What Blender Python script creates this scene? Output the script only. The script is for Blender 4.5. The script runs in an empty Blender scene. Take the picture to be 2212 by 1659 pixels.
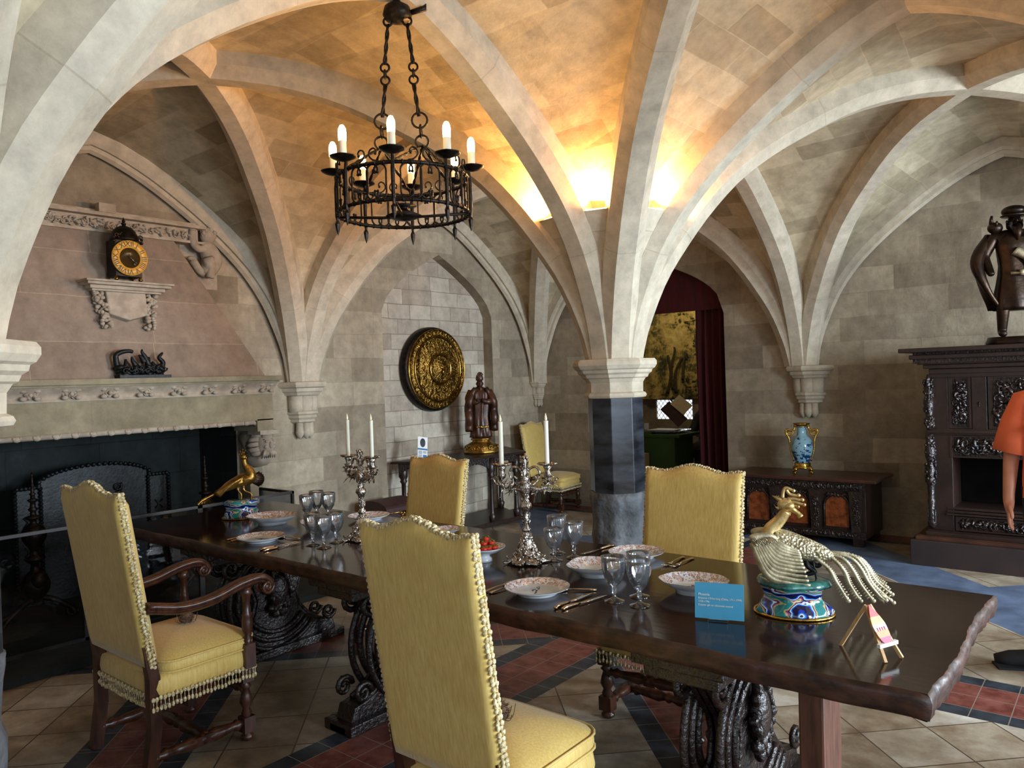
import bpy, math, random
from math import sin, cos, pi, radians, atan2, sqrt, hypot
from mathutils import Vector, Matrix
random.seed(7)
D = bpy.data; COL = bpy.context.scene.collection; SC = bpy.context.scene

# ---------------------------------------------------------------- camera, world, daylight, exposure
CAM = D.cameras.new('camera'); cam = D.objects.new('camera', CAM); COL.objects.link(cam); SC.camera = cam
CAM.sensor_fit = 'HORIZONTAL'; CAM.sensor_width = 36; CAM.lens = 36 * 1650 / 2212; CAM.clip_start = .02; CAM.clip_end = 80
YAW = radians(39.3); ROLL = math.atan(.033)
fw = Vector((-sin(YAW), cos(YAW), -9.5 / 1650)).normalized(); rt0 = Vector((cos(YAW), sin(YAW), 0)); up0 = rt0.cross(fw)
rt = rt0 * cos(ROLL) - up0 * sin(ROLL); up = rt0 * sin(ROLL) + up0 * cos(ROLL)
m = Matrix((rt, up, -fw)).transposed().to_4x4(); m.translation = Vector((6.02, -7.87, 1.6)); cam.matrix_world = m
SC.view_settings.view_transform = 'Standard'; SC.view_settings.look = 'None'; SC.view_settings.gamma = 1
SC.view_settings.use_curve_mapping = False; SC.view_settings.exposure = 0.08
W = D.worlds.new('sky'); SC.world = W; W.use_nodes = True
W.node_tree.nodes['Background'].inputs[0].default_value = (.55, .7, 1, 1); W.node_tree.nodes['Background'].inputs[1].default_value = 1.2
def area(name, loc, dirv, sx, sy, energy, col):
    l = D.lights.new(name, 'AREA'); l.shape = 'RECTANGLE'; l.size = sx; l.size_y = sy; l.energy = energy; l.color = col
    o = D.objects.new(name, l); COL.objects.link(o); o.location = loc
    o.rotation_euler = Vector(dirv).to_track_quat('-Z', 'Y').to_euler(); return o
DAY = (.74, .87, 1.0)
area('daylight_and_fill', (10.2, -1.9, 1.75), (-1, -.08, -.7), 1.5, 2.0, 720, DAY)
area('daylight_and_fill', (10.2, -5.4, 1.75), (-1, .0, -.25), 1.5, 2.0, 340, DAY)
area('daylight_and_fill', (10.2, -9.0, 1.75), (-1, .25, -.1), 1.5, 2.0, 75, DAY)
area('daylight_and_fill', (8.6, -10.5, 1.75), (-.15, 1, -.1), 1.5, 2.0, 8, DAY)  # weak fill added from the front, behind the camera
area('daylight_and_fill', (5.2, -10.5, 1.75), (-.1, 1, -.0), 1.5, 2.0, 8, DAY)  # second added front fill, equally weak

# ---------------------------------------------------------------- node expressions
class X:
    def __init__(s, nt, v): s.nt = nt; s.v = v
    def op(s, o, *a):
        n = s.nt.nodes.new('ShaderNodeMath'); n.operation = o
        for i, q in enumerate((s,) + a):
            q = q.v if isinstance(q, X) else q
            if isinstance(q, (int, float)): n.inputs[i].default_value = q
            else: s.nt.links.new(q, n.inputs[i])
        return X(s.nt, n.outputs[0])
    def __add__(s, o): return s.op('ADD', o)
    def __sub__(s, o): return s.op('SUBTRACT', o)
    def __mul__(s, o): return s.op('MULTIPLY', o)
    def mod(s, m): return s.op('FLOORED_MODULO', m)
    def lt(s, o): return s.op('LESS_THAN', o)
    def gt(s, o): return s.op('GREATER_THAN', o)
    def abs(s): return s.op('ABSOLUTE')
    def max(s, o): return s.op('MAXIMUM', o)
    def min(s, o): return s.op('MINIMUM', o)
def newmat(name):
    m = D.materials.new(name); m.use_nodes = True; nt = m.node_tree; b = nt.nodes['Principled BSDF']; return m, nt, b
def lk(nt, a, b): nt.links.new(a.v if isinstance(a, X) else a, b)
def coords(nt, kind='Object'): return nt.nodes.new('ShaderNodeTexCoord').outputs[kind]
def noise(nt, vec, scale, detail=4, rough=.55, out=0):
    n = nt.nodes.new('ShaderNodeTexNoise'); n.inputs['Scale'].default_value = scale; n.inputs['Detail'].default_value = detail
    n.inputs['Roughness'].default_value = rough; nt.links.new(vec, n.inputs['Vector']); return n.outputs[out]
def voro(nt, vec, scale, feature='F1', out='Distance'):
    n = nt.nodes.new('ShaderNodeTexVoronoi'); n.feature = feature; n.inputs['Scale'].default_value = scale; nt.links.new(vec, n.inputs['Vector']); return n.outputs[out]
def mapping(nt, vec, scale=(1, 1, 1), rot=(0, 0, 0), loc=(0, 0, 0)):
    n = nt.nodes.new('ShaderNodeMapping'); n.inputs['Scale'].default_value = scale; n.inputs['Rotation'].default_value = rot
    n.inputs['Location'].default_value = loc; nt.links.new(vec, n.inputs['Vector']); return n.outputs[0]
def ramp(nt, fac, stops):
    n = nt.nodes.new('ShaderNodeValToRGB'); e = n.color_ramp.elements
    while len(e) < len(stops): e.new(.5)
    for i, (p, c) in enumerate(stops): e[i].position = p; e[i].color = (*c, 1) if len(c) == 3 else c
    lk(nt, fac, n.inputs[0]); return n.outputs[0]
def mixc(nt, fac, a, b, mode='MIX'):
    n = nt.nodes.new('ShaderNodeMix'); n.data_type = 'RGBA'; n.blend_type = mode
    for sock, v in ((n.inputs[0], fac), (n.inputs[6], a), (n.inputs[7], b)):
        v = v.v if isinstance(v, X) else v
        if isinstance(v, (int, float)): sock.default_value = v
        elif isinstance(v, tuple): sock.default_value = (*v, 1)
        else: nt.links.new(v, sock)
    return n.outputs[2]
def bump(nt, b, h, strength=.3, dist=.01, prev=None):
    n = nt.nodes.new('ShaderNodeBump'); n.inputs['Strength'].default_value = strength; n.inputs['Distance'].default_value = dist
    lk(nt, h, n.inputs['Height'])
    if prev: nt.links.new(prev, n.inputs['Normal'])
    if b: nt.links.new(n.outputs[0], b.inputs['Normal'])
    return n.outputs[0]
def srgb(r, g, b):
    f = lambda c: (c / 255 / 12.92) if c <= 10 else ((c / 255 + .055) / 1.055) ** 2.4
    return (f(r), f(g), f(b))
def simple(name, c1, c2=None, rough=.5, metal=0, nscale=8, bs=0, bscale=40, bdist=.005, stretch=(1, 1, 1), spec=.5, coat=0, vor=0):
    m, nt, b = newmat(name); b.inputs['Roughness'].default_value = rough; b.inputs['Metallic'].default_value = metal
    b.inputs['Specular IOR Level'].default_value = spec; b.inputs['Coat Weight'].default_value = coat; b.inputs['Coat Roughness'].default_value = .12
    v = mapping(nt, coords(nt), stretch)
    if c2: nt.links.new(ramp(nt, noise(nt, v, nscale), [(.35, c1), (.65, c2)]), b.inputs['Base Color'])
    else: b.inputs['Base Color'].default_value = (*c1, 1)
    if bs:
        h = voro(nt, v, bscale) if vor else noise(nt, v, bscale, 3)
        bump(nt, b, h, bs, bdist)
    return m
def stone(name, bw, bh, c1, c2, mortar, msize=.004, contrast=.5, bias=0., bs=.3, dirt=.35, off=(0, 0)):
    m, nt, b = newmat(name); b.inputs['Roughness'].default_value = .88; b.inputs['Specular IOR Level'].default_value = .2
    uv = coords(nt, 'UV'); obj = coords(nt)
    wob = nt.nodes.new('ShaderNodeVectorMath'); wob.operation = 'MULTIPLY_ADD'
    nt.links.new(noise(nt, uv, 2.2, 2, out=1), wob.inputs[0]); wob.inputs[1].default_value = (.03, .03, 0); nt.links.new(uv, wob.inputs[2])
    br = nt.nodes.new('ShaderNodeTexBrick'); nt.links.new(mapping(nt, wob.outputs[0], loc=(off[0], off[1], 0)), br.inputs['Vector'])
    br.inputs['Scale'].default_value = 1; br.inputs['Brick Width'].default_value = bw; br.inputs['Row Height'].default_value = bh
    br.inputs['Mortar Size'].default_value = msize; br.inputs['Mortar Smooth'].default_value = .4; br.inputs['Bias'].default_value = bias
    br.offset = .43; br.squash = 1.35; br.squash_frequency = 3
    br.inputs['Color1'].default_value = (*c1, 1); br.inputs['Color2'].default_value = (*c2, 1); br.inputs['Mortar'].default_value = (*mortar, 1)
    n1 = noise(nt, obj, 1.3, 6, .6); n2 = noise(nt, obj, 9, 8, .7)
    c = mixc(nt, dirt, br.outputs[0], ramp(nt, n1, [(.3, tuple(x * .55 for x in c1)), (.7, tuple(min(1, x * 1.25) for x in c2))]))
    c = mixc(nt, .42, c, ramp(nt, n2, [(.32, (.26, .25, .22)), (.7, (.80, .78, .72))]), 'OVERLAY')
    nt.links.new(c, b.inputs['Base Color'])
    p = bump(nt, None, br.outputs[1], -.35, .006)
    bump(nt, b, noise(nt, obj, 14, 6, .65), bs, .012, p)
    return m
def glassmat(name, col=(.97, .985, 1), rough=.02, k=1.0, body=.0):
    m, nt, b = newmat(name); nt.nodes.remove(b); out = nt.nodes['Material Output']
    tr = nt.nodes.new('ShaderNodeBsdfTransparent'); tr.inputs[0].default_value = (*col, 1)
    gl = nt.nodes.new('ShaderNodeBsdfGlossy'); gl.inputs['Roughness'].default_value = rough; gl.inputs[0].default_value = (1, 1, 1, 1)
    fr = nt.nodes.new('ShaderNodeFresnel'); fr.inputs[0].default_value = 1.5
    mx = nt.nodes.new('ShaderNodeMixShader'); lk(nt, (X(nt, fr.outputs[0]) * k).min(1.0), mx.inputs[0]); nt.links.new(tr.outputs[0], mx.inputs[1]); nt.links.new(gl.outputs[0], mx.inputs[2])
    last = mx.outputs[0]
    if body:
        rf = nt.nodes.new('ShaderNodeBsdfGlass'); rf.inputs['IOR'].default_value = 1.25; rf.inputs['Roughness'].default_value = 0; df = nt.nodes.new('ShaderNodeBsdfTranslucent'); df.inputs[0].default_value = (.8, .88, 1, 1)
        m2 = nt.nodes.new('ShaderNodeMixShader'); m2.inputs[0].default_value = body; nt.links.new(last, m2.inputs[1]); nt.links.new(df.outputs[0], m2.inputs[2]); last = m2.outputs[0]
    nt.links.new(last, out.inputs[0]); return m
def emis(name, col, s, base=(.9, .85, .7)):
    m, nt, b = newmat(name); b.inputs['Base Color'].default_value = (*base, 1); b.inputs['Emission Color'].default_value = (*col, 1)
    b.inputs['Emission Strength'].default_value = s; return m

ST1 = srgb(176, 164, 144); ST2 = srgb(196, 186, 168); STD = srgb(142, 128, 108)
M_vault = stone('vault_stone', .38, .17, srgb(138, 124, 100), srgb(192, 180, 154), srgb(182, 168, 142), .0028, dirt=.3, bias=.1)
M_rib = stone('rib_stone', .9, .62, srgb(182, 172, 154), srgb(192, 182, 164), srgb(168, 156, 136), .004, dirt=.25, bs=.15)
M_wall = stone('wall_stone', .5, .235, srgb(116, 104, 88), srgb(176, 165, 145), srgb(140, 128, 110), .003, dirt=.35, bs=.5)
M_brick = stone('niche_brick', .32, .165, srgb(154, 142, 128), srgb(198, 190, 176), srgb(112, 100, 88), .005, bias=-.2, dirt=.25)
M_hood = stone('hood_stone', .85, .33, srgb(138, 122, 108), srgb(150, 134, 120), srgb(178, 160, 136), .0035, dirt=.3, bs=.15)
M_lintel = stone('lintel_stone', 1.3, .6, srgb(138, 130, 108), srgb(158, 150, 126), srgb(120, 112, 96), .003, dirt=.6, bs=.3)
M_carve = simple('carved_stone', srgb(160, 146, 128), srgb(184, 172, 154), .9, nscale=12, bs=.4, bscale=30, spec=.2)
M_soot = stone('sooty_stone', .5, .3, srgb(30, 34, 34), srgb(48, 54, 54), srgb(16, 18, 18), .005, dirt=.5)
M_blackmarble = simple('polished_black_marble', srgb(22, 24, 28), srgb(58, 62, 70), .2, nscale=5, stretch=(1, 1, 2.5), spec=.6, bs=.05, bscale=20)
M_roughmarble = simple('weathered_marble', srgb(58, 62, 66), srgb(112, 116, 120), .7, nscale=6, bs=1, bscale=9, bdist=.03)
M_tabletop = simple('polished_dark_oak', srgb(40, 22, 15), srgb(60, 34, 24), .2, nscale=5, stretch=(.6, 7, 1), bs=.08, bscale=12, spec=.55)
M_oak = simple('dark_oak', srgb(30, 19, 14), srgb(46, 29, 22), .38, nscale=5, stretch=(1, 6, 1), bs=.3, bscale=25, spec=.5)
M_oakcarve = simple('carved_dark_oak', srgb(24, 16, 14), srgb(44, 30, 25), .3, nscale=9, bs=.8, bscale=55, bdist=.01, spec=.6)
M_walnut = simple('turned_walnut', srgb(44, 24, 17), srgb(76, 43, 29), .28, nscale=7, stretch=(5, 5, 1), spec=.5, bs=.05, bscale=30)
M_burr = simple('burr_panel', srgb(92, 40, 16), srgb(142, 74, 34), .35, nscale=26, bs=.3, bscale=40)
def silk():
    m, nt, b = newmat('gold_silk'); b.inputs['Roughness'].default_value = .55; b.inputs['Specular IOR Level'].default_value = .35
    b.inputs['Sheen Weight'].default_value = .25
    o = coords(nt)
    n = noise(nt, mapping(nt, o, (130, 130, 2.2)), 1, 3); n2 = noise(nt, o, 5, 3)
    c = ramp(nt, n, [(.3, srgb(190, 156, 76)), (.72, srgb(222, 194, 114))])
    nt.links.new(mixc(nt, .3, c, ramp(nt, n2, [(.3, srgb(192, 158, 84)), (.7, srgb(220, 196, 122))])), b.inputs['Base Color'])
    bump(nt, b, n, .12, .002); return m
M_silk = silk()
M_braid = simple('cream_braid', srgb(150, 122, 62), srgb(232, 220, 180), .7, nscale=110, bs=.6, bscale=160)
M_iron = simple('black_iron', srgb(26, 22, 19), srgb(48, 40, 34), .45, .8, 30, bs=.5, bscale=60)
M_darkiron = simple('cast_iron', srgb(14, 16, 17), srgb(30, 34, 35), .46, .5, 20, bs=.5, bscale=50)
M_gold = simple('gilt', srgb(168, 128, 48), srgb(206, 168, 84), .24, 1, 20, bs=.5, bscale=60)
M_brass = simple('repousse_brass', srgb(92, 68, 28), srgb(160, 122, 56), .28, 1, 14, bs=1, bscale=30, bdist=.02)
M_brassplain = simple('polished_brass', srgb(112, 82, 34), srgb(190, 150, 76), .22, 1, 20, bs=.3, bscale=40)
M_oldgilt = simple('antique_gilt', srgb(108, 78, 32), srgb(178, 138, 66), .34, .9, 16, bs=.6, bscale=50)
M_silver = simple('silver', srgb(96, 84, 74), srgb(226, 218, 208), .2, 1, 60, bs=.9, bscale=130, bdist=.004)
M_cutlery = simple('cutlery_silver', srgb(200, 194, 188), None, .14, 1)
M_cutgold = simple('cutlery_gilt_wear', srgb(196, 168, 138), None, .2, 1)
M_palegilt = simple('pale_gilt', srgb(150, 138, 108), srgb(206, 196, 164), .48, .6, 25, bs=.35, bscale=90)
M_scales = simple('scaled_gilt', srgb(150, 138, 108), srgb(206, 196, 164), .45, .65, 25, bs=1, bscale=110, bdist=.006, vor=1)
M_gilthead = simple('gilt_head', srgb(176, 146, 84), srgb(216, 190, 132), .4, .75, 20, bs=.3, bscale=60)
M_bronze = simple('dark_bronze', srgb(30, 20, 14), srgb(56, 38, 24), .38, .7, 8, bs=.5, bscale=30)
M_polywood = simple('polychrome_wood', srgb(36, 20, 14), srgb(86, 52, 32), .4, .2, 9, bs=.5, bscale=30)
M_wax = simple('ivory_wax', srgb(236, 232, 212), None, .45, spec=.4)
M_ceramic = simple('white_porcelain', srgb(226, 232, 240), None, .1, spec=.6, coat=.5)
def imari():
    m, nt, b = newmat('painted_porcelain'); b.inputs['Roughness'].default_value = .12; b.inputs['Coat Weight'].default_value = .4
    o = coords(nt); n = noise(nt, o, 55, 3); n2 = voro(nt, o, 26, out='Color')
    c = ramp(nt, n, [(.0, srgb(60, 70, 140)), (.30, srgb(110, 118, 170)), (.36, srgb(226, 228, 234)), (.48, srgb(226, 226, 230)), (.51, srgb(128, 70, 44)), (.545, srgb(176, 128, 92)), (.57, srgb(226, 226, 230)), (.66, srgb(150, 104, 60)), (.70, srgb(220, 220, 228))])
    nt.links.new(c, b.inputs['Base Color']); return m
M_imari = imari()
M_plateart = simple('painted_centre', srgb(222, 230, 238), srgb(200, 212, 222), .12, nscale=30, coat=.4)
M_glass = glassmat('cut_crystal', k=3.0, body=.035); M_clear = glassmat('clear_acrylic', (.96, .97, 1))
def cloisonne():
    m, nt, b = newmat('cloisonne_enamel'); b.inputs['Roughness'].default_value = .15; b.inputs['Coat Weight'].default_value = .5
    o = coords(nt); w = nt.nodes.new('ShaderNodeTexWave'); w.wave_type = 'RINGS'; w.inputs['Scale'].default_value = 5; w.inputs['Distortion'].default_value = 11
    w.inputs['Detail'].default_value = 2.5; w.inputs['Detail Scale'].default_value = 1.4; nt.links.new(mapping(nt, o, (1, 1, 1.6)), w.inputs[0])
    c = ramp(nt, w.outputs['Fac'], [(.0, srgb(18, 24, 60)), (.16, srgb(24, 60, 190)), (.3, srgb(60, 170, 205)), (.42, srgb(224, 232, 240)), (.55, srgb(30, 40, 110)), (.66, srgb(150, 60, 96)), (.76, srgb(200, 180, 120)), (.88, srgb(30, 130, 130)), (1, srgb(230, 235, 245))])
    c.node.color_ramp.interpolation = 'CONSTANT'
    nt.links.new(c, b.inputs['Base Color']); return m
M_clois = cloisonne()
M_rock = simple('green_enamel', srgb(14, 66, 62), srgb(58, 124, 112), .25, nscale=26, coat=.5, bs=.2)
def vasemat():
    m, nt, b = newmat('blue_vase_glaze'); b.inputs['Roughness'].default_value = .08; b.inputs['Coat Weight'].default_value = .6
    o = coords(nt); n = noise(nt, mapping(nt, o, (1, 1, 1.3)), 16, 5, .7)
    sep = nt.nodes.new('ShaderNodeSeparateXYZ'); nt.links.new(o, sep.inputs[0]); z = X(nt, sep.outputs[2])
    f = X(nt, n) - (z - .16) * .45
    c = ramp(nt, f, [(.0, srgb(150, 196, 212)), (.50, srgb(142, 190, 208)), (.525, srgb(26, 60, 110)), (1, srgb(16, 34, 70))])
    nt.links.new(c, b.inputs['Base Color']); return m
M_vase = vasemat()
def shieldmat(): return M_brass
M_card = simple('blue_card', srgb(60, 148, 186), None, .35)
M_white = simple('white_paint', srgb(235, 235, 230), None, .5)
M_darkink = simple('dark_print', srgb(40, 46, 56), None, .6)
M_blueink = simple('blue_print', srgb(30, 110, 160), None, .5)
M_pine = simple('pale_pine', srgb(178, 140, 92), srgb(200, 164, 114), .6, nscale=20, stretch=(8, 8, 1))
M_red = simple('red_paint', srgb(214, 66, 62), None, .5); M_orange = simple('orange_paint', srgb(236, 130, 74), None, .5)
M_yellow = simple('yellow_paint', srgb(244, 214, 96), None, .5); M_pink = simple('pink_paint', srgb(206, 56, 92), None, .5)
M_teasel = simple('teasel_brown', srgb(70, 48, 34), srgb(112, 84, 62), .9, nscale=60, bs=1, bscale=120)
M_curtain = simple('dark_red_velvet', srgb(52, 2, 4), srgb(76, 4, 8), .85, nscale=6, stretch=(4, 4, .4))
M_orangeshirt = simple('orange_cotton', srgb(222, 98, 58), srgb(232, 110, 66), .8, nscale=5, bs=.2, bscale=14)
M_skin = simple('skin', srgb(168, 108, 82), srgb(184, 122, 94), .5, nscale=10)
M_blackcloth = simple('black_cloth', srgb(16, 16, 18), srgb(24, 24, 27), .85)
M_hair = simple('dark_hair', srgb(30, 24, 20), srgb(44, 34, 28), .6, nscale=60, bs=.6, bscale=120)
M_green = simple('green_paint', srgb(58, 84, 34), srgb(64, 92, 40), .6)
M_paper = simple('cream_paper', srgb(212, 196, 148), srgb(226, 212, 170), .8, nscale=20)
M_leather = simple('maroon_leather', srgb(52, 28, 30), srgb(70, 38, 38), .55, nscale=14, bs=.3)
M_berry = simple('strawberry_red', srgb(196, 30, 26), srgb(222, 60, 40), .35, nscale=40, bs=.5, bscale=160)
M_leafg = simple('strawberry_leaf', srgb(70, 110, 40), None, .6)

# ---------------------------------------------------------------- mesh builder
class MB:
    def __init__(s): s.v = []; s.f = []; s.mi = []; s.sm = []; s.uv = {}; s.m = Matrix(); s.k = 0; s.smooth = True
    def add(s, vs, fs, smooth=None, uvs=None):
        b = len(s.v); s.v += [s.m @ Vector(q) for q in vs]
        for i, f in enumerate(fs):
            if uvs: s.uv[len(s.f)] = uvs[i]
            s.f.append([b + j for j in f]); s.mi.append(s.k); s.sm.append(s.smooth if smooth is None else smooth)
        return s
    def box(s, a, b, bev=0):
        x0, y0, z0 = a; x1, y1, z1 = b
        v = [(x0, y0, z0), (x1, y0, z0), (x1, y1, z0), (x0, y1, z0), (x0, y0, z1), (x1, y0, z1), (x1, y1, z1), (x0, y1, z1)]
        return s.add(v, [(0, 3, 2, 1), (4, 5, 6, 7), (0, 1, 5, 4), (1, 2, 6, 5), (2, 3, 7, 6), (3, 0, 4, 7)], False)
    def lathe(s, prof, seg=24, o=(0, 0, 0), sx=1, sy=1, smooth=True, ph=0, mod=None, cap=True):
        v = []; f = []; n = len(prof)
        for r, z in prof:
            for i in range(seg):
                a = 2 * pi * i / seg + ph; q = r * (mod(a, z) if mod else 1)
                v.append((o[0] + q * cos(a) * sx, o[1] + q * sin(a) * sy, o[2] + z))
        for j in range(n - 1):
            for i in range(seg):
                k = (i + 1) % seg; f.append((j * seg + i, j * seg + k, (j + 1) * seg + k, (j + 1) * seg + i))
        if cap: f.append(tuple(range(seg))[::-1]); f.append(tuple((n - 1) * seg + i for i in range(seg)))
        return s.add(v, f, smooth)
    def tube(s, pts, r, seg=8, closed=False, flat=1, smooth=True, upv=None):
        pts = [Vector(p) for p in pts]; n = len(pts)
        if not hasattr(r, '__len__'): r = [r] * n
        v = []; f = []; pn = None
        for i, p in enumerate(pts):
            a = pts[i - 1] if (i or closed) else p; b = pts[(i + 1) % n] if (i < n - 1 or closed) else p
            t = (b - a); t = t.normalized() if t.length > 1e-9 else Vector((0, 0, 1))
            if pn is None:
                q = Vector(upv) if upv else (Vector((0, 0, 1)) if abs(t.z) < .9 else Vector((0, 1, 0)))
                pn = (q - t * q.dot(t)).normalized()
            else: pn = (pn - t * pn.dot(t)); pn = pn.normalized() if pn.length > 1e-6 else t.orthogonal().normalized()
            bn = t.cross(pn)
            for k in range(seg):
                c = 2 * pi * (k + .5) / seg; v.append(p + pn * (r[i] * cos(c)) + bn * (r[i] * sin(c) * flat))
        for i in range(n if closed else n - 1):
            j = (i + 1) % n
            for k in range(seg): l = (k + 1) % seg; f.append((i * seg + k, i * seg + l, j * seg + l, j * seg + k))
        if not closed: f.append(tuple(range(seg))[::-1]); f.append(tuple((n - 1) * seg + k for k in range(seg)))
        return s.add(v, f, smooth)
    def ball(s, c, r, seg=10, rings=6, rot=None):
        if not hasattr(r, '__len__'): r = (r, r, r)
        v = []; f = []
        R = rot or Matrix()
        for j in range(rings + 1):
            p = pi * j / rings
            for i in range(seg):
                a = 2 * pi * i / seg; q = R @ Vector((r[0] * sin(p) * cos(a), r[1] * sin(p) * sin(a), -r[2] * cos(p)))
                v.append((c[0] + q[0], c[1] + q[1], c[2] + q[2]))
        for j in range(rings):
            for i in range(seg): k = (i + 1) % seg; f.append((j * seg + i, j * seg + k, (j + 1) * seg + k, (j + 1) * seg + i))
        return s.add(v, f)
    def prism(s, poly, a, b, axis='y', smooth=False):
        n = len(poly); mp = {'y': lambda p, h: (p[0], h, p[1]), 'x': lambda p, h: (h, p[0], p[1]), 'z': lambda p, h: (p[0], p[1], h)}[axis]
        v = [mp(p, a) for p in poly] + [mp(p, b) for p in poly]
        f = [tuple(range(n)), tuple(range(2 * n - 1, n - 1, -1))] + [(i, n + i, n + (i + 1) % n, (i + 1) % n) for i in range(n)]
        return s.add(v, f, smooth)
    def turned(s, p0, p1, prof, seg=12, sq=None):
        p0 = Vector(p0); p1 = Vector(p1); d = p1 - p0; L = d.length; q = d.to_track_quat('Z', 'Y').to_matrix().to_4x4(); o = s.m
        s.m = o @ Matrix.Translation(p0) @ q; s.lathe([(r, t * L) for t, r in prof], seg)
        for t0, t1, h in (sq or []): s.box((-h, -h, t0 * L), (h, h, t1 * L))
        s.m = o; return s
    def build(s, name, mats, parent=None, bevel=0, subd=0):
        me = D.meshes.new(name); me.from_pydata([tuple(q) for q in s.v], [], s.f)
        mats = mats if isinstance(mats, (list, tuple)) else [mats]
        for q in mats: me.materials.append(q)
        for p, k, sm in zip(me.polygons, s.mi, s.sm): p.material_index = min(k, len(mats) - 1); p.use_smooth = sm
        if s.uv:
            u = me.uv_layers.new(name='UVMap')
            for fi, uvs in s.uv.items():
                p = me.polygons[fi]
                for li, q in zip(p.loop_indices, uvs): u.data[li].uv = q
        me.validate(); me.update()
        o = D.objects.new(name, me); COL.objects.link(o)
        if parent: o.parent = parent
        if bevel: b = o.modifiers.new('bevel', 'BEVEL'); b.width = bevel; b.segments = 2; b.limit_method = 'ANGLE'; b.angle_limit = .7
        if subd: b = o.modifiers.new('subd', 'SUBSURF'); b.levels = subd; b.render_levels = subd
        return o
def thing(name, label, cat, loc=(0, 0, 0), rz=0, group=None):
    o = D.objects.new(name, None); COL.objects.link(o); o.location = loc; o.rotation_euler = (0, 0, rz); o.empty_display_size = .1
    return tag(o, label, cat, group)
def tag(o, label, cat, group=None):
    o['label'] = label; o['category'] = cat
    if group: o['group'] = group
    return o
def struct(o): o['kind'] = 'structure'; return o
def dup(root, loc, rz, label, group=None, scale=None):
    r = root.copy(); COL.objects.link(r); r.location = loc; r.rotation_euler = (0, 0, rz); r['label'] = label
    if group: r['group'] = group
    if scale: r.scale = scale
    for ch in list(root.children):
        c = ch.copy(); COL.objects.link(c); c.parent = r
        for g in list(ch.children):
            d = g.copy(); COL.objects.link(d); d.parent = c
    return r
def LP(p, o, s):
    u = p[0] - o[0]; v = p[1] - o[1]; return ((u - .033 * v) * s, -(v + .033 * u) * s)
def bez(pts, n=12):
    pts = [Vector(p) for p in pts]; out = []; P = [pts[0] * 2 - pts[1]] + pts + [pts[-1] * 2 - pts[-2]]
    for i in range(1, len(P) - 2):
        a, b, c, d = P[i - 1:i + 3]
        for k in range(n):
            t = k / n; out.append(.5 * ((2 * b) + (c - a) * t + (2 * a - 5 * b + 4 * c - d) * t * t + (3 * b - a - 3 * c + d) * t ** 3))
    return out + [pts[-1]]
def lin(a, b, n): return [a + (b - a) * i / (n - 1) for i in range(n)]
def interp(tab, x):
    if x <= tab[0][0]: return tab[0][1]
    if x >= tab[-1][0]: return tab[-1][1]
    n = len(tab)
    for i in range(n - 1):
        if x <= tab[i + 1][0]:
            x0, y0 = tab[i]; x1, y1 = tab[i + 1]; h = x1 - x0; d = (y1 - y0) / h
            dm = (y0 - tab[i - 1][1]) / (x0 - tab[i - 1][0]) if i else d
            dn = (tab[i + 2][1] - y1) / (tab[i + 2][0] - x1) if i < n - 2 else d
            hm = lambda a, b: 0 if a * b <= 0 else 2 * a * b / (a + b)
            m0 = hm(dm, d) if i else d; m1 = hm(d, dn) if i < n - 2 else d * .6
            t = (x - x0) / h
            return (2 * t ** 3 - 3 * t * t + 1) * y0 + (t ** 3 - 2 * t * t + t) * h * m0 + (-2 * t ** 3 + 3 * t * t) * y1 + (t ** 3 - t * t) * h * m1
def spiral(mb, c, ax, ay, r, turns=1.4, th=.006, n=16, sgn=1, a0=0):
    c = Vector(c); ax = Vector(ax); ay = Vector(ay); pts = []; rs = []
    for i in range(n + 1):
        t = i / n; a = a0 + sgn * turns * 2 * pi * t; q = r * (1 - .82 * t); pts.append(c + ax * (q * cos(a)) + ay * (q * sin(a))); rs.append(th * (1.15 - .35 * t))
    mb.tube(pts, rs, 6)
def relief(mb, o, ax, ay, w, h, depth, n, seed=1, r=.02):
    """carved scrolls and lumps covering a w x h panel"""
    rnd = random.Random(seed); o = Vector(o); ax = Vector(ax); ay = Vector(ay); nn = ax.cross(ay)
    for i in range(n):
        u = rnd.uniform(r, w - r) if w > 2 * r else w / 2; v = rnd.uniform(r, h - r) if h > 2 * r else h / 2
        c = o + ax * u + ay * v + nn * depth * rnd.uniform(.1, .5)
        if rnd.random() < .5: spiral(mb, c, ax, ay, r * rnd.uniform(.7, 1.1), rnd.uniform(.7, 1.3), r * .2, 9, rnd.choice((-1, 1)), rnd.uniform(0, 6))
        else:
            a = rnd.uniform(0, pi); L = r * rnd.uniform(.7, 1.3); d1 = ax * cos(a) + ay * sin(a); d2 = -ax * sin(a) + ay * cos(a)
            R = Matrix((d1, d2, nn)).transposed().to_4x4(); mb.ball(c, (L, L * .42, depth * .7), 7, 4, R)

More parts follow.
